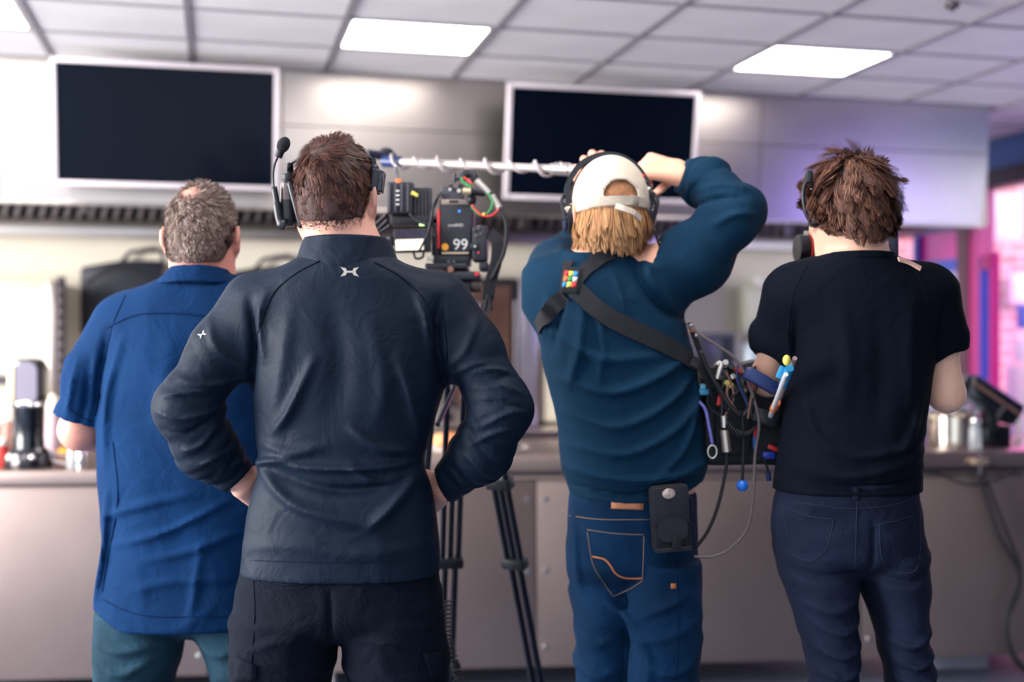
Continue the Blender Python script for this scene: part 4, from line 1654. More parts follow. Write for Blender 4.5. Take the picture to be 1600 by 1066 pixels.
fl2 = [([(506, 560), (466, 640), (438, 672)], 0.008, 0.012), ([(628, 556), (648, 612), (660, 676)], 0.008, 0.012),
       ([(560, 664), (606, 694), (652, 698)], 0.009, 0.010), ([(420, 688), (470, 700), (520, 690)], 0.006, 0.012),
       ([(414, 724), (465, 770), (523, 792), (588, 808)], 0.010, 0.014), ([(590, 808), (622, 780), (657, 735)], 0.011, 0.013),
       ([(440, 728), (515, 752), (580, 755), (640, 735)], -0.008, 0.012), ([(430, 712), (500, 722), (600, 722), (655, 715)], 0.008, 0.009),
       ([(560, 720), (600, 745), (655, 728)], 0.006, 0.008), ([(470, 708), (420, 716), (405, 722)], 0.008, 0.008),
       ([(405, 470), (412, 530), (400, 610)], -0.009, 0.012), ([(690, 470), (684, 530), (696, 600)], -0.009, 0.012),
       ([(655, 455), (672, 500), (682, 560)], 0.007, 0.010), ([(430, 460), (418, 505), (425, 560)], 0.006, 0.010),
       ([(530, 480), (545, 560), (535, 650)], -0.006, 0.030), ([(590, 500), (610, 590), (600, 660)], 0.004, 0.020), ([(470, 480), (455, 580), (440, 640)], 0.004, 0.018),
       ([(395, 845), (480, 835), (560, 850), (675, 840)], 0.004, 0.016)]

fs2 = [([(698, 592), (735, 572), (768, 564)], 0.005, 0.006), ([(735, 582), (770, 576), (806, 584)], 0.005, 0.006), ([(742, 606), (785, 602), (822, 616)], 0.005, 0.006), ([(738, 632), (780, 626), (826, 640)], -0.004, 0.005),
       ([(745, 668), (790, 645), (824, 640)], 0.005, 0.006), ([(735, 694), (770, 676), (802, 668)], 0.005, 0.006), ([(722, 706), (740, 722), (760, 740)], 0.005, 0.006), ([(704, 735), (716, 752), (730, 770)], 0.004, 0.005),
       ([(290, 590), (332, 602), (380, 592)], 0.005, 0.006), ([(262, 618), (300, 612), (350, 610)], 0.005, 0.006), ([(252, 640), (300, 652), (345, 640)], 0.005, 0.006), ([(262, 668), (300, 674), (340, 652)], -0.004, 0.005),
       ([(290, 704), (322, 694), (345, 664)], 0.005, 0.006), ([(312, 728), (340, 716), (362, 700)], 0.005, 0.006), ([(335, 748), (352, 734), (376, 722)], 0.004, 0.005), ([(330, 500), (345, 540), (385, 575)], 0.004, 0.010), ([(745, 500), (730, 545), (700, 575)], 0.004, 0.010)]


def wr2(P):
    w = folds(P, fl2, Z2, Z2 - 0.02) + folds(P, fs2, Z2 - 0.04, Z2 + 0.01)
    for A_, sd in ((armL2, 1.0), (armR2, 7.0)):
        w = w + rings(P, A_.p[0], A_.p[2], 0.0014, 150, 0.45, 1.1, sd, 0.10) + rings(P, A_.p[2], A_.p[4], 0.0032, 190, 0.1, 0.95, sd + 3, 0.09)
    return w + 0.0016 * vnoise(P, 16, 3) + creases(P, 10, 0.0045, 3, (1, 1, 0.7))


shirt2 = field_mesh('shirt', shirt_field(torso2, [armL2, armR2], lambda P: hem2 - P[:, 2], W(0, 400, Z2)[2], wr2),
                    [W(225, 0, 2.4)[0], 2.20, hem2 - 0.02], [W(850, 0, 2.4)[0], 2.62, W(0, 392, 2.4)[2]], 0.0052, M_TOP2, person2, 'shirt2')
collar_ring('collar', [(424, 462, 626), (402, 469, 616), (388, 474, 611), (374, 481, 604)], Z2, 0.0, [0.098, 0.094, 0.090, 0.086], 0.0045, M_TOP2, shirt2, key='collar2', tilt=0.03)
pelvis2 = Loft(rows_px([(870, 384, 680, 0, 0.118), (905, 374, 688, 0, 0.122), (950, 367, 692, 0, 0.124), (965, 364, 694, 0, 0.122), (982, 364, 695, 0, 0.100), (1000, 372, 686, 0, 0.040)], Z2), 2.5)
legs2 = [Loft(leg_rows([(960, 366, 528, 0.110), (1000, 363, 526, 0.108), (1030, 362, 519, 0.102), (1066, 361, 515, 0.098)], Z2, 0.0,
                       (0.50, W(435, 0, Z2)[0], Z2 + 0.01, 0.082, 0.085), (0.07, W(430, 0, Z2)[0], Z2, 0.066, 0.075)), 2.2, lo=0.05),
         Loft(leg_rows([(960, 531, 692, 0.110), (1000, 533, 695, 0.108), (1030, 539, 698, 0.102), (1066, 545, 702, 0.098)], Z2, 0.0,
                       (0.50, W(628, 0, Z2)[0], Z2 + 0.01, 0.082, 0.085), (0.07, W(636, 0, Z2)[0], Z2, 0.066, 0.075)), 2.2, lo=0.05)]


def trousers_field(pelvis, legs, top, extra=None, k=0.012):
    def f(P):
        d = pelvis(P)
        for l in legs:
            d = smin(d, l(P), k)
        if extra is not None:
            d = d - extra(P)
        return np.maximum(d, P[:, 2] - top)
    return f


def leg_wr(P):
    w = 0.003 * vnoise(P * [1, 1, 2.2], 14, 2) + creases(P, 9, 0.009, 12, (0.7, 0.7, 1.4))
    return w + 0.004 * np.sin(P[:, 2] * 95 + 3 * vnoise(P, 8, 4)) * np.exp(-((P[:, 2] - 0.2) / 0.2) ** 2)


pants2 = field_mesh('trousers', trousers_field(pelvis2, legs2, W(0, 868, Z2)[2], lambda P: leg_wr(P) + folds(P, [
    ([(530, 905), (530, 960), (528, 1000)], -0.006, 0.006), ([(400, 1000), (460, 980), (522, 990)], 0.004, 0.01), ([(540, 990), (600, 980), (660, 1000)], 0.004, 0.01)], Z2, Z2 - 0.02)),
    [W(345, 0, Z2)[0], 2.22, 0.04], [W(718, 0, Z2)[0], 2.60, W(0, 862, Z2)[2]], 0.006, M_TROU2, person2, 'pants2')
for x, s_ in ((430, -1), (636, 1)):
    shoe(person2, W(x, 533, Z2), (s_ * 0.12, 1, 0), M_RUBBER, M_BLACK)
head2 = Head(W(522, 217, 2.405), yaw=math.radians(-9), pitch=0.03, sc=1.0, neck_base=W(541, 400, 2.405), neck_r=0.069)
body2 = field_mesh('body', body_field(torso2, [armL2, armR2], pelvis2, legs2, head2), [W(225, 0, 2.4)[0], 2.2, 0.02], [W(850, 0, 2.4)[0], 2.68, 1.83], 0.0062, M_SKIN2, person2)
eyes(head2, person2)
M_HAIR2 = mat('brown_hair', (88, 60, 54), 0.5, spec=0.2, island=[(40, 27, 28), (72, 46, 42), (54, 35, 34), (112, 70, 54), (48, 32, 32)])
M_CAP2 = mat('hair_base_brown', (62, 42, 40), 0.8, var=0.3, vscale=120)


def hair_keep(front=0.05, nape=-0.075, side=-0.02):
    """positive outside the hair region, in head coordinates"""
    def k(q):
        x, y, z = q[:, 0], q[:, 1], q[:, 2]
        line = np.where(y > -0.02, np.interp(y, [-0.02, 0.02, 0.06, 0.095], [side - 0.015, side, 0.045, 0.07]), np.interp(y, [-0.10, -0.045, -0.02], [nape, nape + 0.012, side - 0.015]))
        return line - z
    return k


whorl2 = unit((-0.12, -0.62, 0.77))


def from_whorl(w):
    def f(u):
        t = u - w * (u @ w)[:, None]
        t /= np.maximum(np.linalg.norm(t, axis=1), 1e-6)[:, None]
        sw = np.cross(u, t)
        near = np.exp(-((1 - u @ w) / 0.08))
        return t + sw * (0.25 + 1.2 * near[:, None])
    return f


scalp_cap('hair_base', head2, M_CAP2, person2, 0.0016, hair_keep(nape=-0.072))
kp2 = hair_keep(nape=-0.088)
grow_hair('hair', head2, 26000, lambda u: np.interp(u[:, 2], [-0.75, -0.62, -0.45, -0.1, 0.25, 0.6, 1], [0.0014, 0.0025, 0.006, 0.012, 0.024, 0.032, 0.034]), from_whorl(whorl2), M_HAIR2, person2,
          lambda u, p: kp2(p) < -0.022 * np.random.default_rng(2).random(len(p)) ** 1.5, seed=5, clumps=420, clump=0.5, lift=0.12, grav=0.15, width=0.0013, steps=5, jitter=0.22)
# seams and print on the top
M_SEAM2 = mat('dark_seam', (10, 20, 32), 0.8)
seam('shirt2', [(500, 408), (462, 428), (425, 462), (404, 520)], 0.0013, M_SEAM2, shirt2)
seam('shirt2', [(585, 410), (625, 432), (664, 470), (688, 530)], 0.0013, M_SEAM2, shirt2)
seam('shirt2', [(410, 482), (400, 540), (393, 600)], 0.0012, M_SEAM2, shirt2)
seam('shirt2', [(692, 482), (698, 540), (700, 590)], 0.0012, M_SEAM2, shirt2)
seam('shirt2', [(380, 875), (450, 878), (530, 879), (610, 878), (684, 874)], 0.0011, mat('hem_stitch', (14, 30, 46), 0.7), shirt2, 'hem_stitch')
M_PRINT = mat('silver_print', (168, 164, 158), 0.5)
logo = [[(-1, -1), (-0.42, -0.72), (-0.30, -0.22), (-0.30, 0.22), (-0.42, 0.72), (-1, 1), (-0.72, 0.35), (-0.62, 0.0), (-0.72, -0.35)],
        [(1, -1), (0.72, -0.35), (0.62, 0.0), (0.72, 0.35), (1, 1), (0.42, 0.72), (0.30, 0.22), (0.30, -0.22), (0.42, -0.72)],
        [(-0.34, -0.20), (0.34, -0.20), (0.34, 0.20), (-0.34, 0.20)]]
decal('shirt2', logo, 546.5, 425, 14.5, 7.5, 0.0, M_PRINT, shirt2, 'logo')
decal('shirt2', logo, 316, 523, 6.5, 4.0, -0.6, M_PRINT, shirt2, 'logo')
# trouser pockets
M_ST2 = mat('trouser_stitch', (16, 24, 38), 0.8)
for pts in ([(402, 902), (430, 914), (465, 914), (492, 904)], [(402, 908), (430, 921), (465, 921), (490, 912)],
            [(594, 905), (625, 914), (655, 912), (672, 902)], [(594, 912), (625, 920), (655, 919), (672, 909)], [(668, 902), (664, 960), (650, 1050)], [(396, 900), (398, 960), (392, 1050)]):
    seam('pants2', pts, 0.0010, M_ST2, pants2, 'stitching')
for pts in ([(370, 1026), (402, 1040), (400, 1064), (366, 1064)], [(660, 1022), (690, 1018), (694, 1062), (672, 1060)]):
    patch('pants2', pts, M_TROU2, pants2, 'cargo_pocket', 0.005, 0.004, 4)

# ================================================================ man in the blue short-sleeved shirt (left)
Z1 = 2.80
M_SKIN1 = skin_mat('skin_ruddy', (214, 148, 130))
M_SH1 = cloth('blue_cotton', (5, 41, 80), 0.85, 0.2, 0.14, 0.10)
M_JE1 = denim('teal_faded_jeans', (27, 53, 68), 0.45)
person1 = thing('person', 'grey-haired man in blue short-sleeved shirt at the left', 'person', W(292, 533, Z1) * [1, 1, 0])
torso1 = Loft(rows_px([
    (426, 268, 362, 0.01, 0.060), (436, 250, 378, 0.008, 0.078), (448, 222, 400, 0.0, 0.095), (462, 202, 416, 0, 0.108), (482, 184, 432, 0, 0.120), (508, 172, 442, 0, 0.130), (545, 165, 446, 0, 0.138),
    (600, 160, 448, 0, 0.142), (660, 154, 446, 0, 0.142), (740, 158, 440, 0, 0.140), (800, 163, 434, 0, 0.140), (850, 165, 430, 0, 0.140), (900, 159, 430, 0, 0.140), (950, 150, 434, 0, 0.142), (985, 149, 436, 0, 0.140)], Z1), 2.3)
hL1 = gate(hand_field(W(178, 700, 3.06), (0.25, 0.9, -0.1), (-0.3, 0, 1), (1, 0, 0), curl=0.45), W(190, 700, 3.12), 0.2)
hR1 = gate(hand_field(W(440, 690, 3.06), (-0.25, 0.9, -0.1), (0.3, 0, 1), (-1, 0, 0), curl=0.45), W(430, 690, 3.12), 0.2)
armL1 = Arm([W(198, 512, 2.80), W(150, 585, 2.795), W(124, 672, 2.80), W(178, 700, 3.06)], [0.082, 0.068, 0.062, 0.05], W(121, 657, 2.795), unit((-32, 0, -100)), hL1, bare=[0.05, 0.046, 0.042, 0.03])
armR1 = Arm([W(430, 512, 2.80), W(462, 590, 2.80), W(470, 672, 2.82), W(440, 690, 3.06)], [0.082, 0.068, 0.062, 0.05], W(469, 655, 2.81), unit((10, 0, -90)), hR1, bare=[0.05, 0.046, 0.042, 0.03])
fl1 = [([(190, 515), (175, 580), (160, 650)], -0.010, 0.014), ([(215, 530), (190, 620), (185, 720)], 0.008, 0.014), ([(300, 520), (285, 600), (290, 680)], 0.005, 0.03),
       ([(180, 800), (240, 780), (330, 760)], 0.006, 0.012), ([(200, 840), (290, 815), (380, 770)], 0.006, 0.010), ([(190, 760), (180, 860), (165, 930)], 0.010, 0.012),
       ([(250, 860), (320, 845), (390, 820)], 0.005, 0.012), ([(230, 905), (300, 890), (380, 890)], 0.004, 0.012), ([(340, 830), (330, 900), (320, 950)], 0.004, 0.012),
       ([(140, 560), (128, 610), (118, 650)], 0.006, 0.010), ([(160, 560), (150, 620), (140, 660)], -0.006, 0.010)]
h1a, h1b = W(0, 943, Z1)[2], W(0, 970, Z1)[2]
x1a, x1b = W(150, 0, Z1)[0], W(232, 0, Z1)[0]


def hem1(P):
    t = np.clip((P[:, 0] - x1a) / (x1b - x1a), 0, 1)
    return h1a + (h1b - h1a) * t * t * (3 - 2 * t) - P[:, 2]


def wr1(P):
    w = folds(P, fl1, Z1, Z1 - 0.02) + 0.0025 * vnoise(P, 11, 5) + 0.0014 * vnoise(P, 26, 8) + creases(P, 9, 0.006, 5, (0.9, 1, 1.2))
    return w + rings(P, armL1.p[0], armL1.p[2], 0.003, 80, 0.3, 1.0, 2.0, 0.11)


shirt1 = field_mesh('shirt', shirt_field(torso1, [armL1, armR1], hem1, W(0, 428, Z1)[2], wr1),
                    [W(80, 0, 2.8)[0], 2.58, h1b - 0.02], [W(520, 0, 2.8)[0], 3.02, W(0, 420, 2.8)[2]], 0.0065, M_SH1, person1, 'shirt1')
collar_ring('collar', [(452, 248, 378), (440, 256, 370), (428, 268, 360), (424, 270, 358)], Z1, 0.0, [0.104, 0.098, 0.088, 0.086], 0.004, M_SH1, shirt1, key='collar1', tilt=0.12)
pelvis1 = Loft(rows_px([(915, 166, 424, 0, 0.122), (950, 158, 430, 0, 0.126), (962, 150, 436, 0, 0.120), (974, 152, 436, 0, 0.09), (990, 165, 425, 0, 0.04)], Z1), 2.4)
legs1 = [Loft(leg_rows([(950, 154, 296, 0.115), (985, 148, 290, 0.115), (1030, 149, 278, 0.105), (1066, 151, 268, 0.098)], Z1, 0.0,
                       (0.45, W(205, 0, Z1)[0], Z1, 0.080, 0.082), (0.07, W(200, 0, Z1)[0], Z1, 0.07, 0.08)), 2.2, lo=0.05, sm=0.02),
         Loft(leg_rows([(950, 304, 434, 0.115), (985, 310, 440, 0.115), (1030, 328, 446, 0.105), (1066, 340, 452, 0.098)], Z1, 0.0,
                       (0.45, W(402, 0, Z1)[0], Z1, 0.080, 0.082), (0.07, W(412, 0, Z1)[0], Z1, 0.07, 0.08)), 2.2, lo=0.05, sm=0.02)]
pants1 = field_mesh('jeans', trousers_field(pelvis1, legs1, W(0, 912, Z1)[2], lambda P: leg_wr(P) + folds(P, [
    ([(165, 985), (210, 1000), (285, 985)], 0.006, 0.012), ([(175, 1020), (215, 1035), (265, 1010)], 0.006, 0.012), ([(320, 985), (350, 1005), (385, 1000)], 0.006, 0.012)], Z1, Z1)),
    [W(132, 0, Z1)[0], 2.64, 0.04], [W(470, 0, Z1)[0], 2.98, W(0, 905, Z1)[2]], 0.007, M_JE1, person1, 'pants1')
for x, s_ in ((200, -1), (412, 1)):
    shoe(person1, W(x, 533, Z1), (s_ * 0.12, 1, 0), M_RUBBER, M_BLACK)
head1 = Head(W(317, 289, 2.81), yaw=math.radians(-4), pitch=-0.02, sc=1.03, neck_base=W(315, 440, 2.81), neck_r=0.060)
body1 = field_mesh('body', body_field(torso1, [armL1, armR1], pelvis1, legs1, head1), [W(80, 0, 2.8)[0], 2.6, 0.02], [W(520, 0, 2.8)[0], 3.30, 1.80], 0.0072, M_SKIN1, person1)
eyes(head1, person1)
M_HAIR1 = mat('grey_brown_hair', (96, 78, 72), 0.55, spec=0.2, island=[(62, 48, 46), (120, 100, 92), (84, 64, 58), (176, 164, 156), (104, 76, 62), (70, 56, 54)])
M_CAP1 = mat('hair_base_grey', (92, 74, 68), 0.85, var=0.35, vscale=110)
bald = unit((-0.10, -0.62, 0.74))
k1 = hair_keep(nape=-0.088)
scalp_cap('hair_base', head1, M_CAP1, person1, 0.002, lambda q: np.maximum(k1(q), 0.016 - np.linalg.norm(q / 0.1 - bald * 0.98, axis=1) * 0.1 * 0.62), seed=3)
g_ = np.random.default_rng(9)
grow_hair('hair', head1, 22000, lambda u: np.interp(u[:, 2], [-0.75, -0.4, 0.2, 0.7, 1], [0.005, 0.009, 0.014, 0.018, 0.026]), from_whorl(bald), M_HAIR1, person1,
          lambda u, p: (hair_keep(nape=-0.082)(p) < 0) & (np.linalg.norm(u - bald, axis=1) > 0.42 * g_.random(len(u))),
          seed=11, clumps=600, clump=0.35, lift=0.35, grav=0.1, width=0.0016, steps=4, jitter=0.25)
M_SEAM1 = mat('blue_seam', (6, 32, 66), 0.8)
seam('shirt1', [(168, 512), (215, 492), (280, 490), (340, 498), (392, 512)], 0.0022, M_SEAM1, shirt1)
seam('shirt1', [(196, 462), (176, 510), (160, 580), (148, 650)], 0.0018, M_SEAM1, shirt1)
seam('shirt1', [(160, 936), (190, 952), (232, 963), (300, 964), (368, 962)], 0.0014, M_SEAM1, shirt1, 'hem_stitch')
seam('shirt1', [(176, 690), (184, 780), (166, 880), (160, 925)], 0.0018, mat('blue_seam_light', (14, 46, 86), 0.8), shirt1)
seam('shirt1', [(104, 636), (122, 650), (142, 658)], 0.0016, M_SEAM1, shirt1, 'cuff_stitch')
# ================================================================ man in the white cap (boom operator)
Z3 = 2.72
M_SKIN3 = skin_mat('skin_tanned', (236, 176, 148))
M_SW3 = cloth('teal_sweatshirt', (6, 44, 68), 0.85, 0.25, 0.10, 0.08)
M_JE3 = denim('blue_jeans', (10, 42, 72), 0.35)
person3 = thing('person', 'man in white cap and teal sweatshirt holding up a boom pole', 'person', W(985, 533, Z3) * [1, 1, 0])
torso3 = Loft(rows_px([
    (396, 892, 972, 0.0, 0.080), (406, 872, 1002, 0.0, 0.090), (420, 852, 1018, 0, 0.098), (440, 840, 1042, 0, 0.112), (470, 836, 1060, 0, 0.125), (510, 839, 1072, 0, 0.135), (560, 847, 1080, 0, 0.140),
    (620, 862, 1088, 0, 0.142), (670, 873, 1098, 0, 0.146), (710, 877, 1106, 0, 0.148), (735, 880, 1104, 0, 0.148), (752, 888, 1096, 0, 0.138), (780, 896, 1088, 0, 0.130)], Z3), 2.25)
POLE_A = W(602, 252, 3.30)
POLE_B = W(1046, 272, 2.90)
pdir = unit(POLE_B - POLE_A)


def on_pole(px):
    t = np.linspace(0, 1.2, 400)
    Q = POLE_A + t[:, None] * (POLE_B - POLE_A)
    return Q[np.argmin(np.abs(800 + FPX * Q[:, 0] / Q[:, 1] - px))]


gR = on_pole(1040)
gL = on_pole(926)
wR = W(1068, 272, 2.82)
wL = W(938, 326, 2.98)
hR3 = gate(hand_field(wR, (-0.10, 0.03, 0.03), (0.15, -0.8, 0.55), (-0.2, 0.6, 0.8), curl=1.12, spread=0.0, thumb=(-0.30, 0.55, -0.6), tcurl=0.3, sc=0.98), W(1035, 268, 2.86), 0.2)
hL3 = gate(hand_field(wL, (-0.03, -0.01, 0.10), (-0.2, 0.8, 0.4), (0.8, 0.1, 0.1), curl=1.05, spread=0.0, sc=1.08, thumb=(0.5, -0.6, 0.5)), W(932, 262, 2.98), 0.22)
armR3 = Arm([W(985, 448, 2.72), W(1084, 405, 2.69), W(1150, 331, 2.66), W(1105, 290, 2.75), W(1062, 274, 2.82)], [0.100, 0.077, 0.059, 0.054, 0.037], W(1064, 274, 2.82), unit((-42, 0.05, 16)), hR3)
armL3 = Arm([W(866, 455, 2.74), W(874, 420, 2.86), W(893, 398, 3.02), W(916, 362, 3.02), W(937, 328, 2.985)], [0.085, 0.066, 0.054, 0.046, 0.034], W(936, 330, 2.985), unit((0.2, -0.1, 1)), hL3)
fl3 = [([(905, 470), (900, 540), (885, 600)], 0.010, 0.012), ([(925, 480), (935, 540), (930, 590)], 0.007, 0.010), ([(860, 520), (930, 560), (1020, 555)], 0.007, 0.012),
       ([(870, 590), (950, 610), (1030, 580), (1075, 545)], 0.010, 0.012), ([(880, 640), (960, 660), (1040, 620), (1080, 575)], 0.010, 0.012), ([(885, 690), (970, 700), (1050, 660), (1090, 610)], 0.009, 0.012),
       ([(1010, 740), (1060, 690), (1082, 620), (1078, 560)], 0.008, 0.010), ([(880, 725), (960, 738), (1040, 735), (1100, 715)], 0.010, 0.012), ([(890, 752), (980, 762), (1090, 740)], -0.010, 0.006),
       ([(985, 420), (1000, 460), (1045, 495), (1078, 490)], -0.010, 0.010), ([(1000, 400), (1010, 440), (1040, 480)], 0.008, 0.012), ([(950, 430), (960, 455), (970, 490)], 0.006, 0.008),
       ([(855, 460), (850, 500), (846, 530)], 0.007, 0.010), ([(880, 460), (872, 500), (864, 540)], -0.007, 0.008), ([(1100, 360), (1130, 345), (1165, 345)], 0.008, 0.010), ([(1085, 325), (1110, 318), (1150, 318)], -0.008, 0.008),
       ([(1090, 300), (1120, 296), (1160, 306)], 0.007, 0.008)]
h3a, h3b = W(0, 776, Z3)[2], W(0, 750, Z3)[2]
x3a, x3b = W(1030, 0, Z3)[0], W(1090, 0, Z3)[0]


def hem3(P):
    t = np.clip((P[:, 0] - x3a) / (x3b - x3a), 0, 1)
    return h3a + (h3b - h3a) * t - P[:, 2]


def wr3(P):
    w = folds(P, fl3, Z3, Z3 + 0.0) + 0.003 * vnoise(P, 12, 15) + creases(P, 8, 0.006, 31, (0.8, 1, 1.2))
    return w + rings(P, armR3.p[2], armR3.p[4], 0.006, 105, 0.0, 0.95, 2.0, 0.09) + rings(P, armR3.p[0], armR3.p[2], 0.004, 80, 0.55, 1.1, 9.0, 0.11) + rings(P, armL3.p[2], armL3.p[4], 0.006, 100, -0.1, 1.0, 5.0, 0.09)


shirt3 = field_mesh('sweatshirt', shirt_field(torso3, [armR3, armL3], hem3, W(0, 398, Z3)[2] + 0.4, wr3, k=0.045),
                    [W(815, 0, 2.72)[0], 2.48, h3a - 0.02], [W(1215, 0, 2.72)[0], 3.14, W(0, 235, 2.72)[2]], 0.0065, M_SW3, person3, 'shirt3')
collar_ring('collar', [(424, 868, 1000), (412, 886, 986), (404, 896, 976)], Z3, 0.0, [0.092, 0.086, 0.080], 0.006, mat('black_collar', (16, 20, 32), 0.8), shirt3, key='collar3', tilt=0.05)
pelvis3 = Loft(rows_px([(752, 896, 1088, 0, 0.122), (790, 889, 1086, 0, 0.126), (840, 886, 1088, 0, 0.134), (880, 888, 1090, 0, 0.130), (896, 890, 1090, 0, 0.10), (915, 905, 1080, 0, 0.05)], Z3), 2.3)
legs3 = [Loft(leg_rows([(870, 888, 988, 0.105), (920, 894, 990, 0.100), (980, 899, 988, 0.096), (1066, 903, 982, 0.090)], Z3, 0.045,
                       (0.47, W(935, 0, Z3)[0], Z3 + 0.05, 0.075, 0.08), (0.07, W(930, 0, Z3)[0], Z3 + 0.03, 0.066, 0.076)), 2.2, lo=0.05, sm=0.02),
         Loft(leg_rows([(870, 978, 1090, 0.112), (920, 980, 1090, 0.108), (980, 982, 1090, 0.102), (1066, 976, 1088, 0.096)], Z3, -0.035,
                       (0.47, W(1032, 0, Z3)[0], Z3 - 0.03, 0.078, 0.084), (0.07, W(1035, 0, Z3)[0], Z3 - 0.05, 0.068, 0.078)), 2.2, lo=0.05, sm=0.02)]
fj3 = [([(940, 930), (965, 945), (985, 960)], 0.010, 0.012), ([(970, 950), (1000, 1000), (1000, 1066)], 0.007, 0.010), ([(985, 950), (1030, 925), (1065, 905)], 0.008, 0.012), ([(985, 985), (1040, 970), (1080, 950)], 0.006, 0.012),
       ([(893, 800), (897, 870), (905, 920)], 0.006, 0.008), ([(1000, 1020), (1040, 1030), (1080, 1010)], 0.006, 0.010), ([(905, 990), (930, 1000), (960, 985)], 0.006, 0.010), ([(905, 1040), (935, 1050), (965, 1035)], 0.006, 0.010)]
pants3 = field_mesh('jeans', trousers_field(pelvis3, legs3, W(0, 766, Z3)[2], lambda P: leg_wr(P) + folds(P, fj3, Z3, Z3 + 0.02)),
                    [W(865, 0, Z3)[0], 2.54, 0.04], [W(1112, 0, Z3)[0], 2.92, W(0, 758, Z3)[2]], 0.0065, M_JE3, person3, 'pants3')
shoe(person3, W(930, 533, Z3) + [0, 0.03, 0], (-0.5, 1, 0), M_RUBBER, M_BLACK)
shoe(person3, W(1035, 533, Z3) - [0, 0.05, 0], (-0.25, 1, 0), M_RUBBER, M_BLACK)
head3 = Head(W(950, 256, 2.72), yaw=math.radians(14), pitch=-0.08, sc=1.0, neck_base=W(934, 414, 2.72), neck_r=0.056)
body3 = field_mesh('body', body_field(torso3, [armR3, armL3], pelvis3, legs3, head3), [W(815, 0, 2.72)[0], 2.52, 0.02], [W(1215, 0, 2.72)[0], 3.14, 1.87], 0.0055, M_SKIN3, person3)
eyes(head3, person3)
M_HAIR3 = mat('blond_hair', (196, 146, 98), 0.5, spec=0.25, island=[(150, 100, 68), (208, 156, 106), (176, 122, 80), (226, 180, 128), (190, 138, 92)])
M_CAPB3 = mat('hair_base_blond', (158, 108, 74), 0.8, var=0.3, vscale=90)
scalp_cap('hair_base', head3, M_CAPB3, person3, 0.006, hair_keep(nape=-0.085))
grow_hair('hair', head3, 17000, lambda u: np.interp(u[:, 2], [-0.9, -0.4, 0.1], [0.030, 0.045, 0.062]), lambda u: np.tile([0.05, -0.1, -1.0], (len(u), 1)), M_HAIR3, person3,
          lambda u, p: (hair_keep(nape=-0.092, side=-0.05)(p) < 0) & (p[:, 2] < -0.008) & (p[:, 1] < 0.035), seed=21, clumps=240, clump=0.6, lift=0.30, grav=0.9, width=0.0017, steps=6, shell=0.008, jitter=0.13)
# white cap: crown with half-moon opening, strap over it
M_CAP3 = cloth('white_cap', (214, 200, 182), 0.85, 0.1, 0.05, 0.06)
capz = -0.018


def cap_f(P):
    q = head3.loc(P)
    d = np.abs(ellip(q, (0, -0.002, 0.006), (0.0845, 0.1055, 0.108))) - 0.0035
    edge = np.interp(q[:, 1], [-0.11, -0.02, 0.09], [-0.016, -0.018, 0.004])
    d = np.maximum(d, edge - q[:, 2])
    hole = np.maximum(np.linalg.norm((q[:, [0, 2]] - [-0.006, 0.008]) / [0.037, 0.034], axis=1) - 1, (0.006 - q[:, 2]) / 0.03) * 0.03
    hole = np.where(q[:, 1] < 0, hole, 1.0)
    return np.maximum(d, -hole)


cap3 = field_mesh('cap', cap_f, head3.c - 0.16, head3.c + 0.16, 0.0045, M_CAP3, person3, 'cap3')
# brim at the front, strap with loose tail at the back, button and panel seams
bp = []
for i in range(13):
    a = PI * i / 12
    bp.append((0.075 * math.cos(a), 0.088 + 0.075 * math.sin(a)))
V = []
for (x, y) in bp + [(0.075 * math.cos(PI * i / 12), 0.088 + 0.03 * math.sin(PI * i / 12)) for i in range(12, -1, -1)]:
    V.append((x, y))
mb = MB()
out = [head3.wl((x, y, 0.012 - 0.16 * (y - 0.088) - 2.0 * x * x)) for x, y in V]
top_ = [p + head3.R @ np.array([0, 0, 0.006]) for p in out]
n_ = len(out)
h_ = n_ // 2
Fq = []
for i in range(h_ - 1):
    Fq += [(i, i + 1, n_ - 2 - i, n_ - 1 - i), (n_ + n_ - 1 - i, n_ + n_ - 2 - i, n_ + i + 1, n_ + i)]
Fq += [(i, n_ + i, n_ + (i + 1) % n_, (i + 1) % n_) for i in range(n_)]
mb.raw(out + top_, Fq).build('brim', M_CAP3, cap3)
cc, nn = [], []
for i in range(15):
    a = -PI / 2 - 0.62 + 1.24 * i / 14
    p = np.array([0.088 * math.cos(a), -0.002 + 0.109 * math.sin(a), -0.004])
    cc.append(head3.wl(p))
    nn.append(head3.R @ unit([math.cos(a), math.sin(a), -0.15]))
ribbon(cc, nn, 0.019, 0.004, M_CAP3, cap3, 'strap')
tail = spline([W(962, 322, 2.598), W(975, 326, 2.592), W(990, 332, 2.60), W(1001, 342, 2.62)], 5)
ribbon(tail, [(0.2, -1, 0.3)] * len(tail), 0.013, 0.0035, M_CAP3, cap3, 'strap_tail')
MB().box(head3.wl((0.020, -0.109, -0.004)), (0.020, 0.006, 0.022), head3.R).build('buckle', mat('buckle', (180, 170, 156), 0.3, 0.6), cap3, bevel=0.002)
MB().ball(head3.wl((0, -0.004, 0.117)), (0.008, 0.008, 0.004), 12).build('button', M_CAP3, cap3, smooth=True)
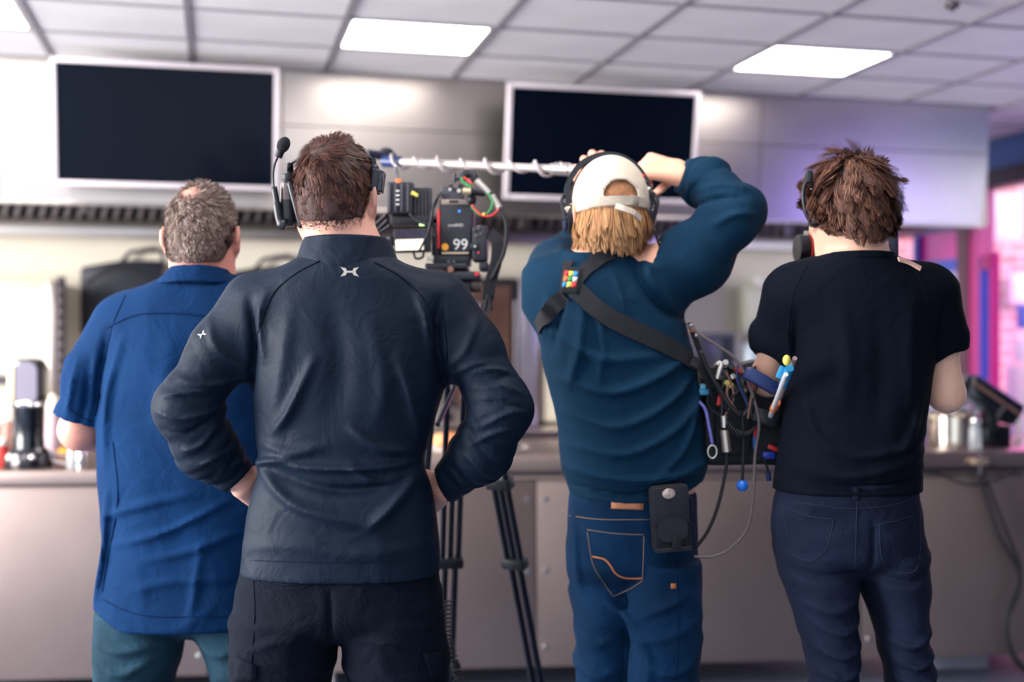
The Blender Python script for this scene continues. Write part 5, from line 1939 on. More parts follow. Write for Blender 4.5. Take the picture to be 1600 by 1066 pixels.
# jeans details
M_ST3 = mat('jean_stitch', (120, 104, 96), 0.8)
M_ORST = mat('orange_stitch', (196, 120, 78), 0.7)
seam('pants3', [(890, 806), (940, 812), (1016, 812)], 0.0016, M_ST3, pants3, 'yoke_stitch')
for pts in ([(918, 828), (960, 834), (1006, 836)], [(918, 832), (926, 880), (940, 905), (958, 932)], [(1006, 838), (1005, 880), (1004, 908)], [(958, 932), (985, 920), (1004, 908)]):
    seam('pants3', pts, 0.0014, M_ST3, pants3, 'pocket_stitch')
seam('pants3', [(926, 870), (944, 874), (954, 884), (962, 896), (976, 903), (1004, 904)], 0.0022, M_ORST, pants3, 'pocket_arc')
seam('pants3', [(1046, 860), (1056, 900), (1060, 960), (1058, 1020), (1055, 1062)], 0.0018, mat('jean_side', (14, 40, 72), 0.8), pants3, 'side_seam')
patch('pants3', [(956, 781), (1006, 783), (1005, 797), (955, 795)], mat('leather_patch', (190, 122, 84), 0.6), pants3, 'leather_patch', 0.003, 0.002, 4)
patch('pants3', [(1048, 912), (1056, 912), (1056, 920), (1048, 920)], M_ORST, pants3, 'rivet_tab', 0.002, 0.001, 2)
seam('shirt3', [(986, 395), (1000, 440), (1030, 478), (1078, 488)], 0.002, mat('sweat_seam', (12, 46, 74), 0.8), shirt3)
seam('shirt3', [(884, 752), (940, 757), (1010, 756), (1088, 742)], 0.0018, MATS['sweat_seam'], shirt3, 'rib_seam')

# ================================================================ man in the black t-shirt (right)
Z4 = 2.55
M_SKIN4 = skin_mat('skin_light', (240, 190, 164))
M_TS4 = cloth('black_tshirt', (5, 11, 23), 0.85, 0.2, 0.10, 0.06)
M_JE4 = denim('charcoal_jeans', (20, 27, 46), 0.28)
person4 = thing('person', 'brown-haired man in black t-shirt and dark jeans at the right', 'person', W(1326, 533, Z4) * [1, 1, 0])
torso4 = Loft(rows_px([
    (399, 1288, 1384, 0.0, 0.086), (407, 1268, 1406, 0.0, 0.092), (418, 1248, 1434, 0, 0.098), (436, 1234, 1450, 0, 0.102), (460, 1228, 1458, 0, 0.110), (500, 1227, 1459, 0, 0.118), (550, 1231, 1456, 0, 0.122),
    (600, 1234, 1449, 0, 0.120), (660, 1226, 1439, 0, 0.118), (720, 1217, 1435, 0, 0.120), (775, 1212, 1435, 0, 0.122)], Z4), 2.35)
hL4 = gate(hand_field(W(1262, 590, 2.92), (0.6, 0.7, 0.1), (-0.3, 0, 1), (0, 1, 0.3), curl=0.6), W(1280, 590, 2.9), 0.2)
hR4 = gate(hand_field(W(1408, 590, 2.86), (-0.6, 0.7, 0.1), (0.3, 0, 1), (0, 1, 0.3), curl=0.6), W(1390, 590, 2.9), 0.2)
armL4 = Arm([W(1246, 466, 2.55), W(1218, 525, 2.59), W(1200, 592, 2.66), W(1262, 590, 2.92)], [0.076, 0.052, 0.049, 0.04], W(1201, 557, 2.62), unit((-26, 0, -64)), hL4, bare=[0.05, 0.038, 0.034, 0.026])
armR4 = Arm([W(1444, 466, 2.55), W(1470, 525, 2.55), W(1479, 616, 2.57), W(1408, 590, 2.86)], [0.076, 0.050, 0.044, 0.04], W(1478, 552, 2.555), unit((14, 0, -80)), hR4, bare=[0.05, 0.034, 0.033, 0.026])
fl4 = [([(1290, 470), (1300, 560), (1290, 640)], 0.004, 0.02), ([(1400, 470), (1395, 560), (1400, 650)], 0.005, 0.02), ([(1345, 480), (1350, 580), (1340, 660)], -0.004, 0.03),
       ([(1225, 720), (1290, 735), (1360, 725), (1430, 700)], 0.007, 0.010), ([(1228, 745), (1300, 752), (1380, 748), (1428, 735)], -0.007, 0.008), ([(1260, 690), (1320, 705), (1400, 690), (1432, 670)], 0.006, 0.012),
       ([(1420, 600), (1405, 660), (1380, 700)], 0.006, 0.012), ([(1240, 600), (1250, 660), (1280, 700)], 0.005, 0.012), ([(1232, 480), (1238, 540), (1236, 580)], -0.006, 0.010), ([(1455, 480), (1452, 540), (1450, 570)], -0.006, 0.010)]
hz4 = W(0, 766, Z4)[2]
shirt4 = field_mesh('tshirt', shirt_field(torso4, [armL4, armR4], lambda P: hz4 - P[:, 2], W(0, 401, Z4)[2],
                    lambda P: folds(P, fl4, Z4, Z4 - 0.02) + 0.002 * vnoise(P, 12, 25) + creases(P, 8, 0.005, 41, (1.1, 1, 0.7)) + rings(P, armL4.p[0], armL4.p[2], 0.0025, 70, 0.2, 0.8, 1, 0.1) + rings(P, armR4.p[0], armR4.p[2], 0.0025, 70, 0.2, 0.8, 4, 0.1)),
                    [W(1148, 0, 2.55)[0], 2.36, hz4 - 0.02], [W(1525, 0, 2.55)[0], 2.75, W(0, 392, 2.55)[2]], 0.006, M_TS4, person4, 'shirt4')
collar_ring('collar', [(412, 1276, 1398), (405, 1280, 1394), (399, 1284, 1390)], Z4, 0.0, [0.094, 0.090, 0.086], 0.004, M_TS4, shirt4, key='collar4', tilt=0.05)
pelvis4 = Loft(rows_px([(745, 1222, 1426, 0, 0.108), (790, 1214, 1436, 0, 0.114), (840, 1213, 1442, 0, 0.120), (866, 1215, 1444, 0, 0.118), (880, 1217, 1445, 0, 0.095), (896, 1235, 1430, 0, 0.045)], Z4), 2.35)
legs4 = [Loft(leg_rows([(860, 1214, 1334, 0.108), (890, 1218, 1335, 0.106), (930, 1234, 1336, 0.100), (960, 1245, 1337, 0.094), (1000, 1255, 1337, 0.086), (1066, 1267, 1340, 0.074)], Z4, 0.0,
                       (0.50, W(1304, 0, Z4)[0], Z4, 0.056, 0.066), (0.07, W(1300, 0, Z4)[0], Z4, 0.050, 0.06)), 2.15, lo=0.05, sm=0.016),
         Loft(leg_rows([(860, 1340, 1445, 0.108), (890, 1342, 1446, 0.106), (930, 1352, 1446, 0.100), (960, 1361, 1446, 0.094), (1000, 1372, 1448, 0.086), (1066, 1387, 1460, 0.074)], Z4, 0.0,
                       (0.50, W(1430, 0, Z4)[0], Z4, 0.056, 0.066), (0.07, W(1446, 0, Z4)[0], Z4, 0.050, 0.06)), 2.15, lo=0.05, sm=0.016)]
fj4 = [([(1225, 880), (1270, 888), (1330, 882)], -0.007, 0.010), ([(1350, 885), (1395, 895), (1440, 880)], -0.006, 0.010), ([(1255, 960), (1300, 975), (1335, 955)], 0.008, 0.009), ([(1262, 1000), (1300, 1012), (1336, 1000)], 0.008, 0.008), ([(1268, 1035), (1305, 1045), (1338, 1030)], 0.008, 0.008),
       ([(1370, 985), (1405, 995), (1445, 975)], 0.008, 0.009), ([(1378, 1015), (1415, 1028), (1452, 1010)], 0.008, 0.008), ([(1385, 1045), (1420, 1055), (1456, 1040)], 0.008, 0.008), ([(1340, 800), (1338, 850), (1337, 885)], -0.006, 0.006), ([(1240, 930), (1290, 940), (1334, 920)], 0.005, 0.01)]
pants4 = field_mesh('jeans', trousers_field(pelvis4, legs4, W(0, 742, Z4)[2], lambda P: leg_wr(P) + folds(P, fj4, Z4, Z4)),
                    [W(1195, 0, Z4)[0], 2.38, 0.04], [W(1490, 0, Z4)[0], 2.72, W(0, 735, Z4)[2]], 0.006, M_JE4, person4, 'pants4')
for x, s_ in ((1300, -1), (1446, 1)):
    shoe(person4, W(x, 533, Z4), (s_ * 0.15, 1, 0), M_RUBBER, M_BLACK)
head4 = Head(W(1328, 247, 2.56), yaw=math.radians(8), pitch=0.0, roll=0.0, sc=1.0, neck_base=W(1336, 408, 2.56), neck_r=0.062)
body4 = field_mesh('body', body_field(torso4, [armL4, armR4], pelvis4, legs4, head4), [W(1148, 0, 2.55)[0], 2.38, 0.02], [W(1525, 0, 2.55)[0], 3.06, 1.80], 0.0065, M_SKIN4, person4)
eyes(head4, person4)
M_HAIR4 = mat('tousled_brown_hair', (110, 76, 62), 0.5, spec=0.2, island=[(50, 33, 33), (98, 64, 52), (70, 47, 44), (136, 92, 68), (58, 39, 38)])
M_CAP4 = mat('hair_base_dark', (60, 42, 40), 0.8, var=0.3, vscale=90)
scalp_cap('hair_base', head4, M_CAP4, person4, 0.006, hair_keep(nape=-0.068), seed=8)
grow_hair('hair', head4, 20000, lambda u: np.interp(u[:, 2], [-0.8, -0.4, 0.2, 1], [0.012, 0.028, 0.050, 0.058]) * np.interp(1 - u @ unit((0.1, -0.45, 0.88)), [0, 0.05], [0.35, 1]), from_whorl(unit((0.1, -0.45, 0.88))), M_HAIR4, person4,
          lambda u, p: hair_keep(nape=-0.074)(p) < 0, seed=31, clumps=300, clump=0.62, lift=0.5, grav=0.6, wave=0.36, width=0.0016, steps=8, shell=0.010, jitter=0.32)
M_ST4 = mat('charcoal_stitch', (40, 46, 64), 0.8)
for pts in ([(1222, 790), (1260, 806), (1303, 812)], [(1222, 792), (1234, 850), (1240, 868), (1268, 876), (1292, 856), (1303, 812)], [(1374, 820), (1400, 814), (1436, 802)], [(1374, 820), (1380, 880), (1415, 896), (1436, 880), (1437, 804)],
            [(1340, 770), (1338, 820), (1337, 880)], [(1216, 780), (1280, 790), (1334, 795), (1400, 788), (1434, 775)]):
    seam('pants4', pts, 0.0010, M_ST4, pants4, 'stitching')
seam('shirt4', [(1216, 758), (1280, 761), (1340, 762), (1432, 757)], 0.0011, mat('tee_seam', (10, 16, 28), 0.8), shirt4, 'hem_stitch')
seam('shirt4', [(1262, 416), (1240, 460), (1232, 520), (1236, 565)], 0.0012, MATS['tee_seam'], shirt4)
seam('shirt4', [(1426, 416), (1446, 460), (1456, 520), (1452, 560)], 0.0012, MATS['tee_seam'], shirt4)
patch('pants4', [(1333, 762), (1343, 762), (1342, 782), (1332, 782)], M_JE4, pants4, 'belt_loop', 0.004, 0.002, 2)
# ================================================================ gear
M_GREY = mat('mid_grey_plastic', (74, 74, 84), 0.45)
M_DK = mat('charcoal_plastic', (34, 36, 46), 0.4)
M_SILVER = mat('satin_silver', (206, 200, 192), 0.3, 0.8)
M_RED = mat('red_plastic', (214, 52, 52), 0.4)
M_GREEN = mat('green_wire', (40, 150, 80), 0.5)
M_CYAN = mat('cyan_plastic', (40, 140, 190), 0.4)
M_ORANGE = mat('orange_plastic', (236, 120, 66), 0.4)
M_YEL = mat('yellow_plastic', (226, 214, 96), 0.4)
M_BLUEP = mat('blue_plastic', (30, 110, 210), 0.35)
M_NAVY = mat('navy_plate', (20, 44, 100), 0.4)
M_LGT = mat('print_white', (214, 212, 210), 0.6)
M_WEB = mat('black_webbing', (15, 18, 28), 0.8, bump=0.1, bscale=400)


def pbox(name, x0, y0, x1, y1, z, dep, m, parent, bevel=0.002, rot=0.0):
    """box whose front face fills the pixel rectangle at distance z, dep deep"""
    c = W((x0 + x1) / 2, (y0 + y1) / 2, z) + [0, dep / 2, 0]
    w, h = (x1 - x0) * z / FPX, (y1 - y0) * z / FPX
    R = np.array(Matrix.Rotation(-rot, 3, 'Y'))
    return MB().box(c, (w, dep, h), R).build(name, m, parent, bevel=bevel)


def ptube(name, pts, z, r, m, parent, n=6, ns=8, loc=None):
    P = spline([W(x, y, zz if zz is not None else z) for x, y, zz in [(q if len(q) == 3 else (*q, None)) for q in pts]], n)
    return MB().tube(P, r, ns).build(name, m, parent, smooth=True, loc=loc)


# ---------------------------------------------------------------- headset of the man in front
hs = thing('headset', 'black intercom headset with raised microphone on the man in front', 'headset', W(521, 300, 2.40))
band = [head2.wl((0.090 * math.sin(a), 0.026, -0.012 + 0.112 * math.cos(a))) for a in np.linspace(-1.45, 1.45, 29)]
ribbon(band, [head2.R @ np.array([math.sin(a), 0, math.cos(a)]) for a in np.linspace(-1.45, 1.45, 29)], 0.018, 0.004, M_BLACK, hs, 'headband')
zc = 2.37
MB().box(W(477, 330, 2.385), (0.026, 0.060, 0.088), np.array(Matrix.Rotation(-0.30, 3, 'Y'))).build('ear_pad', M_RUBBER, hs, bevel=0.010, segs=3)
MB().box(W(466, 322, 2.38), (0.014, 0.064, 0.094), np.array(Matrix.Rotation(-0.26, 3, 'Y'))).build('ear_shell', M_BLACK, hs, bevel=0.006, segs=3)
mb = MB().cyl(W(449, 283, zc), W(449, 342, zc), 0.012, 0.017, n=18)
mb.cyl(W(449, 342, zc), W(449, 354, zc), 0.017, 0.013, n=18)
mb.build('control_capsule', M_DK, hs)
MB().cyl(W(450, 287, zc), W(450, 313, zc), 0.0145, 0.0155, n=18).build('capsule_band', mat('capsule_grey', (96, 86, 86), 0.35, 0.4), hs)
MB().cyl(W(451, 272, zc), W(450, 284, zc), 0.014, 0.012, n=16).build('capsule_top', M_BLACK, hs, bevel=0.002)
MB().cyl(W(452, 255, zc + 0.01), W(452, 272, zc + 0.01), 0.007, 0.009, n=12).build('band_slider', M_BLACK, hs)
ptube('boom_base', [(447, 352), (438, 346), (433, 320), (428, 292)], 2.355, [0.011] * 6 + [0.0085] * 7 + [0.006] * 6, M_BLACK, hs)
ptube('microphone_boom', [(428, 296), (426.5, 275), (429, 258), (435, 243)], 2.355, 0.0022, M_BLACK, hs)
MB().cyl(W(434.5, 246, 2.355), W(438, 236, 2.355), 0.0075, 0.0085, n=14).build('microphone_collar', M_BLACK, hs)
MB().ball(W(443, 226.5, 2.355), (0.0125, 0.0125, 0.0165), 18, np.array(Matrix.Rotation(0.45, 3, 'Y'))).build('foam_windscreen', mat('black_foam', (14, 17, 24), 0.95, bump=0.5, bscale=500), hs, smooth=True)
MB().cyl(W(581, 247, 2.40), W(584, 264, 2.40), 0.007, 0.008, n=12).build('band_slider', M_BLACK, hs)
MB().box(W(588, 284, 2.40), (0.022, 0.050, 0.048), np.array(Matrix.Rotation(0.12, 3, 'Y'))).build('temple_pad', M_BLACK, hs, bevel=0.007, segs=3)
MB().box(W(596, 285, 2.395), (0.010, 0.040, 0.042), np.array(Matrix.Rotation(0.14, 3, 'Y'))).build('temple_shell', mat('gloss_navy', (24, 36, 52), 0.15), hs, bevel=0.003)
MB().ball(W(585, 264, 2.39), 0.010, 12).build('pivot', M_BLACK, hs, smooth=True)

# ---------------------------------------------------------------- headphones of the boom operator
hp = thing('headphones', 'black headphones worn over the white cap', 'headphones', W(950, 300, 2.71))
bp_ = [(889, 318), (886, 300), (891, 280), (908, 257), (936, 244), (966, 245), (992, 260), (1008, 282), (1015, 305), (1016, 325)]
P = spline([W(x, y, 2.70) for x, y in bp_], 5)
cen = W(950, 310, 2.70)
ribbon(P, [unit(p - cen) for p in P], 0.030, 0.012, M_BLACK, hp, 'headband')
P2 = spline([W(x, y, 2.695) for x, y in [(970, 251), (994, 268), (1006, 292), (1010, 318)]], 6)
MB().tube(P2, 0.006, 8).build('padding', M_RUBBER, hp, smooth=True)
for (x, y, sx) in ((891, 343, -1), (1012, 340, 1)):
    ax = np.array([sx, 0.10, 0.0])
    o = W(x, y, 2.70)
    MB().lathe([(0.012, -0.012), (0.030, -0.011), (0.033, -0.004), (0.033, 0.002), (0.028, 0.004)], o, axis=ax, n=22).build('ear_pad', M_RUBBER, hp)
    MB().lathe([(0.029, 0.003), (0.030, 0.008), (0.024, 0.015), (0.010, 0.018)], o, axis=ax, n=22).build('ear_cup', mat('navy_gloss_cup', (20, 32, 62), 0.2), hp)
    MB().tube(spline([o + [sx * 0.012, -0.03, -0.004], o + [sx * 0.02, -0.02, 0.035], o + [sx * 0.012, 0, 0.055]], 5), 0.004, 8).build('yoke', M_BLACK, hp)
MB().ball(W(889, 329, 2.685), 0.010, 12).build('cup_hinge', mat('cream_hinge', (230, 214, 186), 0.4), hp, smooth=True)
ptube('cable', [(1016, 300), (1024, 320), (1021, 345), (1027, 374), (1034, 392)], 2.66, 0.0028, M_RUBBER, hp)
for i, (x, y) in enumerate(((1004, 276), (1009, 286), (1014, 296), (1018, 305))):
    MB().ball(W(x, y, 2.672), 0.006, 10).build('band_clip', (M_RED, M_DK, M_SILVER, M_DK)[i], hp, smooth=True)

# ---------------------------------------------------------------- headset and camera of the man in the black t-shirt
h4 = thing('ear_headset', 'thin black headset on the left ear of the man in the black t-shirt', 'headset', W(1268, 315, 2.55))
ptube('neckband', [(1268, 270), (1259, 285), (1255, 305), (1259, 332), (1270, 352)], 2.53, 0.0045, M_BLACK, h4)
MB().box(W(1264, 277, 2.53), (0.014, 0.02, 0.026)).build('temple_tip', M_BLACK, h4, bevel=0.004)
MB().box(W(1274, 345, 2.53), (0.020, 0.03, 0.028), np.array(Matrix.Rotation(0.5, 3, 'Y'))).build('ear_piece', mat('gloss_navy', (24, 36, 52), 0.15), h4, bevel=0.006)
ptube('ear_hook', [(1267, 298), (1272, 308), (1277, 320), (1275, 338)], 2.535, 0.0035, M_BLACK, h4)
MB().ball(W(1267, 297, 2.53), 0.005, 10).build('shiny_stud', M_CHROME, h4, smooth=True)
vcm = thing('video_camera', 'black camera with red-ringed lens half hidden behind the neck of the man in black', 'camera', W(1330, 412, 2.74))
zl = 2.75
MB().lathe([(0.024, 0.0), (0.030, 0.002), (0.032, 0.012), (0.031, 0.032), (0.027, 0.034)], W(1244, 389, zl), axis=(1, 0.12, 0), n=26).build('lens_hood', M_BLACK, vcm)
MB().lathe([(0.0330, 0.0), (0.0330, 0.003)], W(1262, 389, zl - 0.002), axis=(1, 0.12, 0), n=26).build('red_ring', M_RED, vcm)
MB().lathe([(0.026, 0.0), (0.0265, 0.012), (0.025, 0.036), (0.024, 0.05)], W(1272, 389, zl), axis=(1, 0.12, 0), n=26).build('lens_barrel', M_DK, vcm)
MB().cyl(W(1262, 368, zl), W(1262, 361, zl), 0.009, 0.008, n=14).build('focus_knob', mat('pale_knob', (196, 186, 172), 0.4), vcm)
pbox('body', 1305, 360, 1390, 412, 2.73, 0.09, M_BLACK, vcm, 0.006)
pbox('side_monitor', 1389, 345, 1405, 405, 2.70, 0.05, mat('slate_blue', (52, 62, 84), 0.45), vcm, 0.004)
MB().cyl(W(1384, 389, 2.70), W(1384, 389, 2.74), 0.0125, n=18).build('viewfinder', M_BLACK, vcm)
MB().box(W(1402, 345, 2.72), (0.006, 0.01, 0.02)).build('antenna', M_BLACK, vcm)
strap(['shirt4'], [(1402, 407), (1412, 410), (1424, 415), (1437, 422)], 0.012, mat('cream_strap', (222, 176, 160), 0.7), vcm, 'shoulder_strap')

# ---------------------------------------------------------------- boom pole
M_POLE = mat('silver_pole', (184, 174, 172), 0.35, 0.3)
bpole = thing('boom_pole', 'pale boom pole with spiral cable held over the head by the cap wearer', 'boom pole', on_pole(926))
MB().cyl(POLE_A, on_pole(880), 0.0105, n=16).build('thin_section', M_POLE, bpole)
MB().cyl(on_pole(860), POLE_B + pdir * 0.02, 0.0135, n=16).build('grip_section', M_POLE, bpole)
MB().cyl(on_pole(868), on_pole(890), 0.0165, n=16).build('lock_collar', M_SILVER, bpole)
e1, e2 = perp(pdir)
L = np.linalg.norm(on_pole(885) - POLE_A)
t = np.linspace(0, 1, 260)
sp = POLE_A + (t * L)[:, None] * pdir + (0.0155 + 0.004 * np.sin(t * 23))[:, None] * (np.cos(t * 2 * PI * 7.5)[:, None] * e1 + np.sin(t * 2 * PI * 7.5)[:, None] * e2)
MB().tube(sp, 0.0042, 8).build('spiral_cable', mat('grey_cable', (176, 166, 168), 0.5), bpole, smooth=True)
MB().cyl(POLE_A - pdir * 0.005, POLE_A + pdir * 0.05, 0.016, n=16).build('microphone_mount', M_NAVY, bpole)
bm_ = thing('boom_microphone', 'dark boom microphone at the far end of the pale pole', 'microphone', POLE_A)
MB().cyl(POLE_A + [0.02, 0.05, 0.018], POLE_A + [-0.05, -0.02, 0.018], 0.012, n=14).build('barrel', mat('violet_black', (40, 40, 66), 0.5), bm_)
MB().ball(POLE_A + [0.0, 0.03, 0.03], (0.02, 0.014, 0.012), 12).build('suspension', M_DK, bm_, smooth=True)

# ---------------------------------------------------------------- harness on the sweatshirt, sound bag, pouch
hn = thing('bag_harness', 'black shoulder harness crossing the back of the teal sweatshirt', 'harness', W(893, 440, 2.6))
strap(['shirt3'], [(899, 452), (940, 490), (990, 516), (1040, 540), (1082, 566)], 0.040, M_WEB, hn, 'lower_strap')
strap(['shirt3'], [(884, 462), (864, 480), (848, 500), (842, 512)], 0.036, M_WEB, hn, 'lower_strap')
strap(['shirt3', 'collar3'], [(901, 440), (918, 420), (940, 404), (956, 398)], 0.030, M_WEB, hn, 'upper_strap')
strap(['shirt3', 'collar3'], [(889, 436), (886, 420), (890, 410)], 0.022, M_WEB, hn, 'upper_strap')
patch('shirt3', [(880, 418), (910, 422), (906, 462), (876, 458)], M_WEB, hn, 'back_plate', 0.008, 0.004, 4)
cols = [(M_RED, 0, 0), (M_YEL, 1, 0), (M_CYAN, 2, 0), (M_ORANGE, 0, 1), (M_GREEN, 1, 1), (M_LGT, 2, 1), (M_CYAN, 0, 2), (M_YEL, 1, 2), (M_RED, 2, 2)]
for m_, i, j in cols:
    x0, y0 = 884 + i * 7 - j * 1.2, 426 + j * 8 + i * 0.6
    patch('shirt3', [(x0, y0), (x0 + 6.6, y0 + 0.5), (x0 + 5.6, y0 + 7.6), (x0 - 1, y0 + 7.2)], m_, hn, 'colour_badge', 0.0105, 0.001, 2)

sb = thing('sound_bag', 'black sound mixer bag full of connectors at the hip of the cap wearer', 'sound bag', W(1152, 724, 2.74))
ZB = 2.66


def bag_f(P):
    c = W(1156, 648, ZB + 0.075)
    q = np.abs(P - c) - np.array([0.076, 0.056, 0.092])
    d = np.linalg.norm(np.maximum(q, 0), axis=1) + np.minimum(q.max(1), 0) - 0.016
    return d - 0.004 * vnoise(P, 22, 9)


field_mesh('bag_body', bag_f, W(1156, 648, ZB + 0.075) - 0.14, W(1156, 648, ZB + 0.075) + 0.14, 0.006, mat('bag_nylon', (14, 17, 26), 0.7, bump=0.2, bscale=200), sb, 'bag')
pbox('front_pocket', 1118, 640, 1172, 712, ZB - 0.012, 0.02, M_WEB, sb, 0.006)
pbox('mixer_panel', 1110, 572, 1196, 604, ZB + 0.01, 0.10, M_DK, sb, 0.004, rot=0.25)
pbox('blue_plate', 1166, 586, 1222, 606, ZB - 0.10, 0.05, M_NAVY, sb, 0.003, rot=-0.52)
pbox('receiver_box', 1176, 640, 1216, 664, ZB - 0.03, 0.04, M_DK, sb, 0.004, rot=-0.35)
pbox('receiver_box', 1182, 664, 1222, 712, ZB + 0.01, 0.05, M_BLACK, sb, 0.004, rot=-0.15)
pbox('cyan_clip', 1090, 608, 1120, 618, ZB - 0.02, 0.02, M_CYAN, sb, 0.003)
pbox('cyan_clip', 1094, 600, 1104, 610, ZB - 0.015, 0.02, mat('pale_cyan', (120, 190, 220), 0.4), sb, 0.003)
pbox('red_tag', 1121, 615, 1127, 634, ZB - 0.025, 0.006, M_RED, sb, 0.001, rot=-0.15)
pbox('red_tag', 1178, 668, 1183, 684, ZB - 0.025, 0.006, M_RED, sb, 0.001)
pbox('blue_tag', 1177, 682, 1182, 702, ZB - 0.025, 0.006, M_BLUEP, sb, 0.001)
pbox('red_tag', 1200, 697, 1216, 704, ZB - 0.02, 0.006, M_RED, sb, 0.001, rot=-0.4)
pbox('coiled_tag', 1192, 706, 1212, 718, ZB - 0.01, 0.02, MATS['blue_frame'], sb, 0.004)
# knobs and plugs crowded on the mixer panel
gk = random.Random(4)
kn = [(1124, 568, M_SILVER), (1134, 566, M_LGT), (1143, 572, M_DK), (1153, 577, M_RED), (1158, 579, M_RED), (1146, 588, M_SILVER), (1136, 598, M_YEL), (1142, 602, M_YEL), (1158, 596, M_SILVER), (1172, 603, M_RED), (1179, 605, M_RED),
      (1103, 585, M_SILVER), (1108, 592, M_SILVER), (1117, 600, M_ORANGE), (1163, 610, M_SILVER), (1150, 606, M_DK), (1128, 590, M_DK), (1134, 582, M_DK)]
for x, y, m_ in kn:
    p = W(x, y, ZB - 0.02)
    MB().cyl(p, p + [0, 0.035, -0.006], 0.0062, 0.0058, n=10).build('plug', m_, sb)
for (x0, y0, x1, y1, r, m_) in ((1120, 592, 1128, 568, 0.006, M_SILVER), (1131, 650, 1132, 668, 0.007, M_SILVER), (1132, 672, 1136, 706, 0.0105, mat('xlr_silver', (184, 172, 160), 0.3, 0.8))):
    MB().cyl(W(x0, y0, ZB - 0.04), W(x1, y1, ZB - 0.04), r, n=14).build('connector', m_, sb)
# cables on the bag
ptube('black_cable', [(1136, 704), (1134, 735), (1122, 790), (1106, 830), (1086, 858)], ZB - 0.04, 0.0038, M_RUBBER, sb)
ptube('grey_cable', [(1076, 508), (1095, 524), (1120, 540), (1148, 560), (1166, 590), (1180, 630), (1186, 665), (1180, 710), (1177, 770), (1168, 825), (1140, 858), (1112, 870), (1084, 870)], ZB - 0.045, 0.0034, mat('taupe_cable', (104, 92, 92), 0.5), sb)
ptube('black_cable', [(1094, 548), (1108, 580), (1125, 610), (1140, 634), (1158, 650)], ZB - 0.05, 0.0055, M_RUBBER, sb)
ptube('brown_cable', [(1138, 600), (1136, 618), (1146, 636), (1158, 650)], ZB - 0.045, 0.003, mat('brown_wire', (120, 88, 76), 0.5), sb)
ptube('violet_cord', [(1092, 628), (1102, 640), (1108, 668), (1113, 694)], ZB - 0.04, 0.0036, mat('violet_cord', (110, 112, 190), 0.5), sb)
ring = [W(1113, 706, ZB - 0.04) + np.array([0.0095 * math.cos(a), 0, 0.014 * math.sin(a)]) for a in np.linspace(0, 2 * PI, 25)]
MB().tube(ring, 0.0024, 8, caps=False).build('carabiner', M_SILVER, sb, smooth=True)
t = np.linspace(0, 1, 300)
base = spline([W(1134, 660, ZB - 0.045), W(1150, 676, ZB - 0.05), W(1168, 678, ZB - 0.05), W(1178, 670, ZB - 0.045)], 100)
base = base[np.linspace(0, len(base) - 1, 300).astype(int)]
coil = base + 0.006 * np.stack([np.cos(t * 2 * PI * 16) * 0.4, np.sin(t * 2 * PI * 16), np.cos(t * 2 * PI * 16)], 1)
MB().tube(coil, 0.0022, 6).build('coiled_cable', M_RUBBER, sb, smooth=True)
for i in range(9):
    x = 1125 + gk.uniform(-8, 8) + i * 7
    ptube('patch_cable', [(x, 575 + gk.uniform(-6, 8)), (x + gk.uniform(-14, 14), 600 + gk.uniform(-6, 6)), (x + gk.uniform(-18, 18), 630 + gk.uniform(-8, 12)), (x + gk.uniform(-12, 12), 655)], ZB - 0.03 - 0.002 * i, 0.0026,
          (M_RUBBER, M_DK, MATS['brown_wire'], M_RUBBER, M_NAVY)[i % 5], sb)
# wand antennas standing up at the right of the bag, one with a ball hanging below
for (x0, y0, x1, y1, m_) in ((1204, 650, 1228, 585, M_LGT), (1212, 640, 1242, 560, mat('wand_taupe', (150, 124, 120), 0.4))):
    MB().cyl(W(x0, y0, ZB - 0.06), W(x1, y1, 2.40), 0.0055, 0.0048, n=12).build('wand', m_, sb)
MB().cyl(W(1223, 603, 2.462), W(1234, 575, 2.408), 0.0085, n=12).build('blue_sleeve', M_CYAN, sb)
MB().box(W(1220, 582, 2.43), (0.012, 0.01, 0.026), np.array(Matrix.Rotation(0.4, 3, 'Y'))).build('blue_flag', M_CYAN, sb, bevel=0.002)
MB().ball(W(1229, 563, 2.40), (0.008, 0.008, 0.011), 12).build('yellow_tip', M_YEL, sb, smooth=True)
MB().cyl(W(1208, 640, 2.57), W(1214, 629, 2.54), 0.008, n=12).build('orange_band', M_ORANGE, sb)
ptube('ball_stem', [(1160, 650), (1162, 690), (1161, 720), (1160, 752)], ZB - 0.045, 0.0034, M_RUBBER, sb)
MB().ball(W(1160, 759, ZB - 0.045), 0.0128, 18).build('blue_ball', M_BLUEP, sb, smooth=True)
ptube('short_antenna', [(1192, 715), (1198, 728), (1201, 742)], ZB - 0.02, 0.0028, M_RUBBER, sb)
MB().cyl(W(1200, 738, ZB - 0.02), W(1202, 752, ZB - 0.02), 0.0065, 0.0055, n=12).build('antenna_tip', M_NAVY, sb)
# strap from harness to bag
ribbon(spline([W(1080, 564, 2.62), W(1095, 572, 2.62), W(1108, 592, 2.625), W(1120, 625, 2.64)], 6), [(0.5, -0.7, 0.5)] * 19, 0.030, 0.004, M_WEB, sb, 'bag_strap')
ribbon(spline([W(1078, 505, 2.68), W(1092, 545, 2.66), W(1112, 590, 2.64), W(1128, 622, 2.64)], 6), [(0.6, -0.8, 0.2)] * 19, 0.014, 0.004, M_WEB, sb, 'bag_strap')
for x, y in ((1080, 508), (1082, 516), (1088, 524)):
    MB().ball(W(x, y, 2.67), 0.006, 10).build('strap_buckle', M_SILVER if x != 1082 else M_ORANGE, sb, smooth=True)

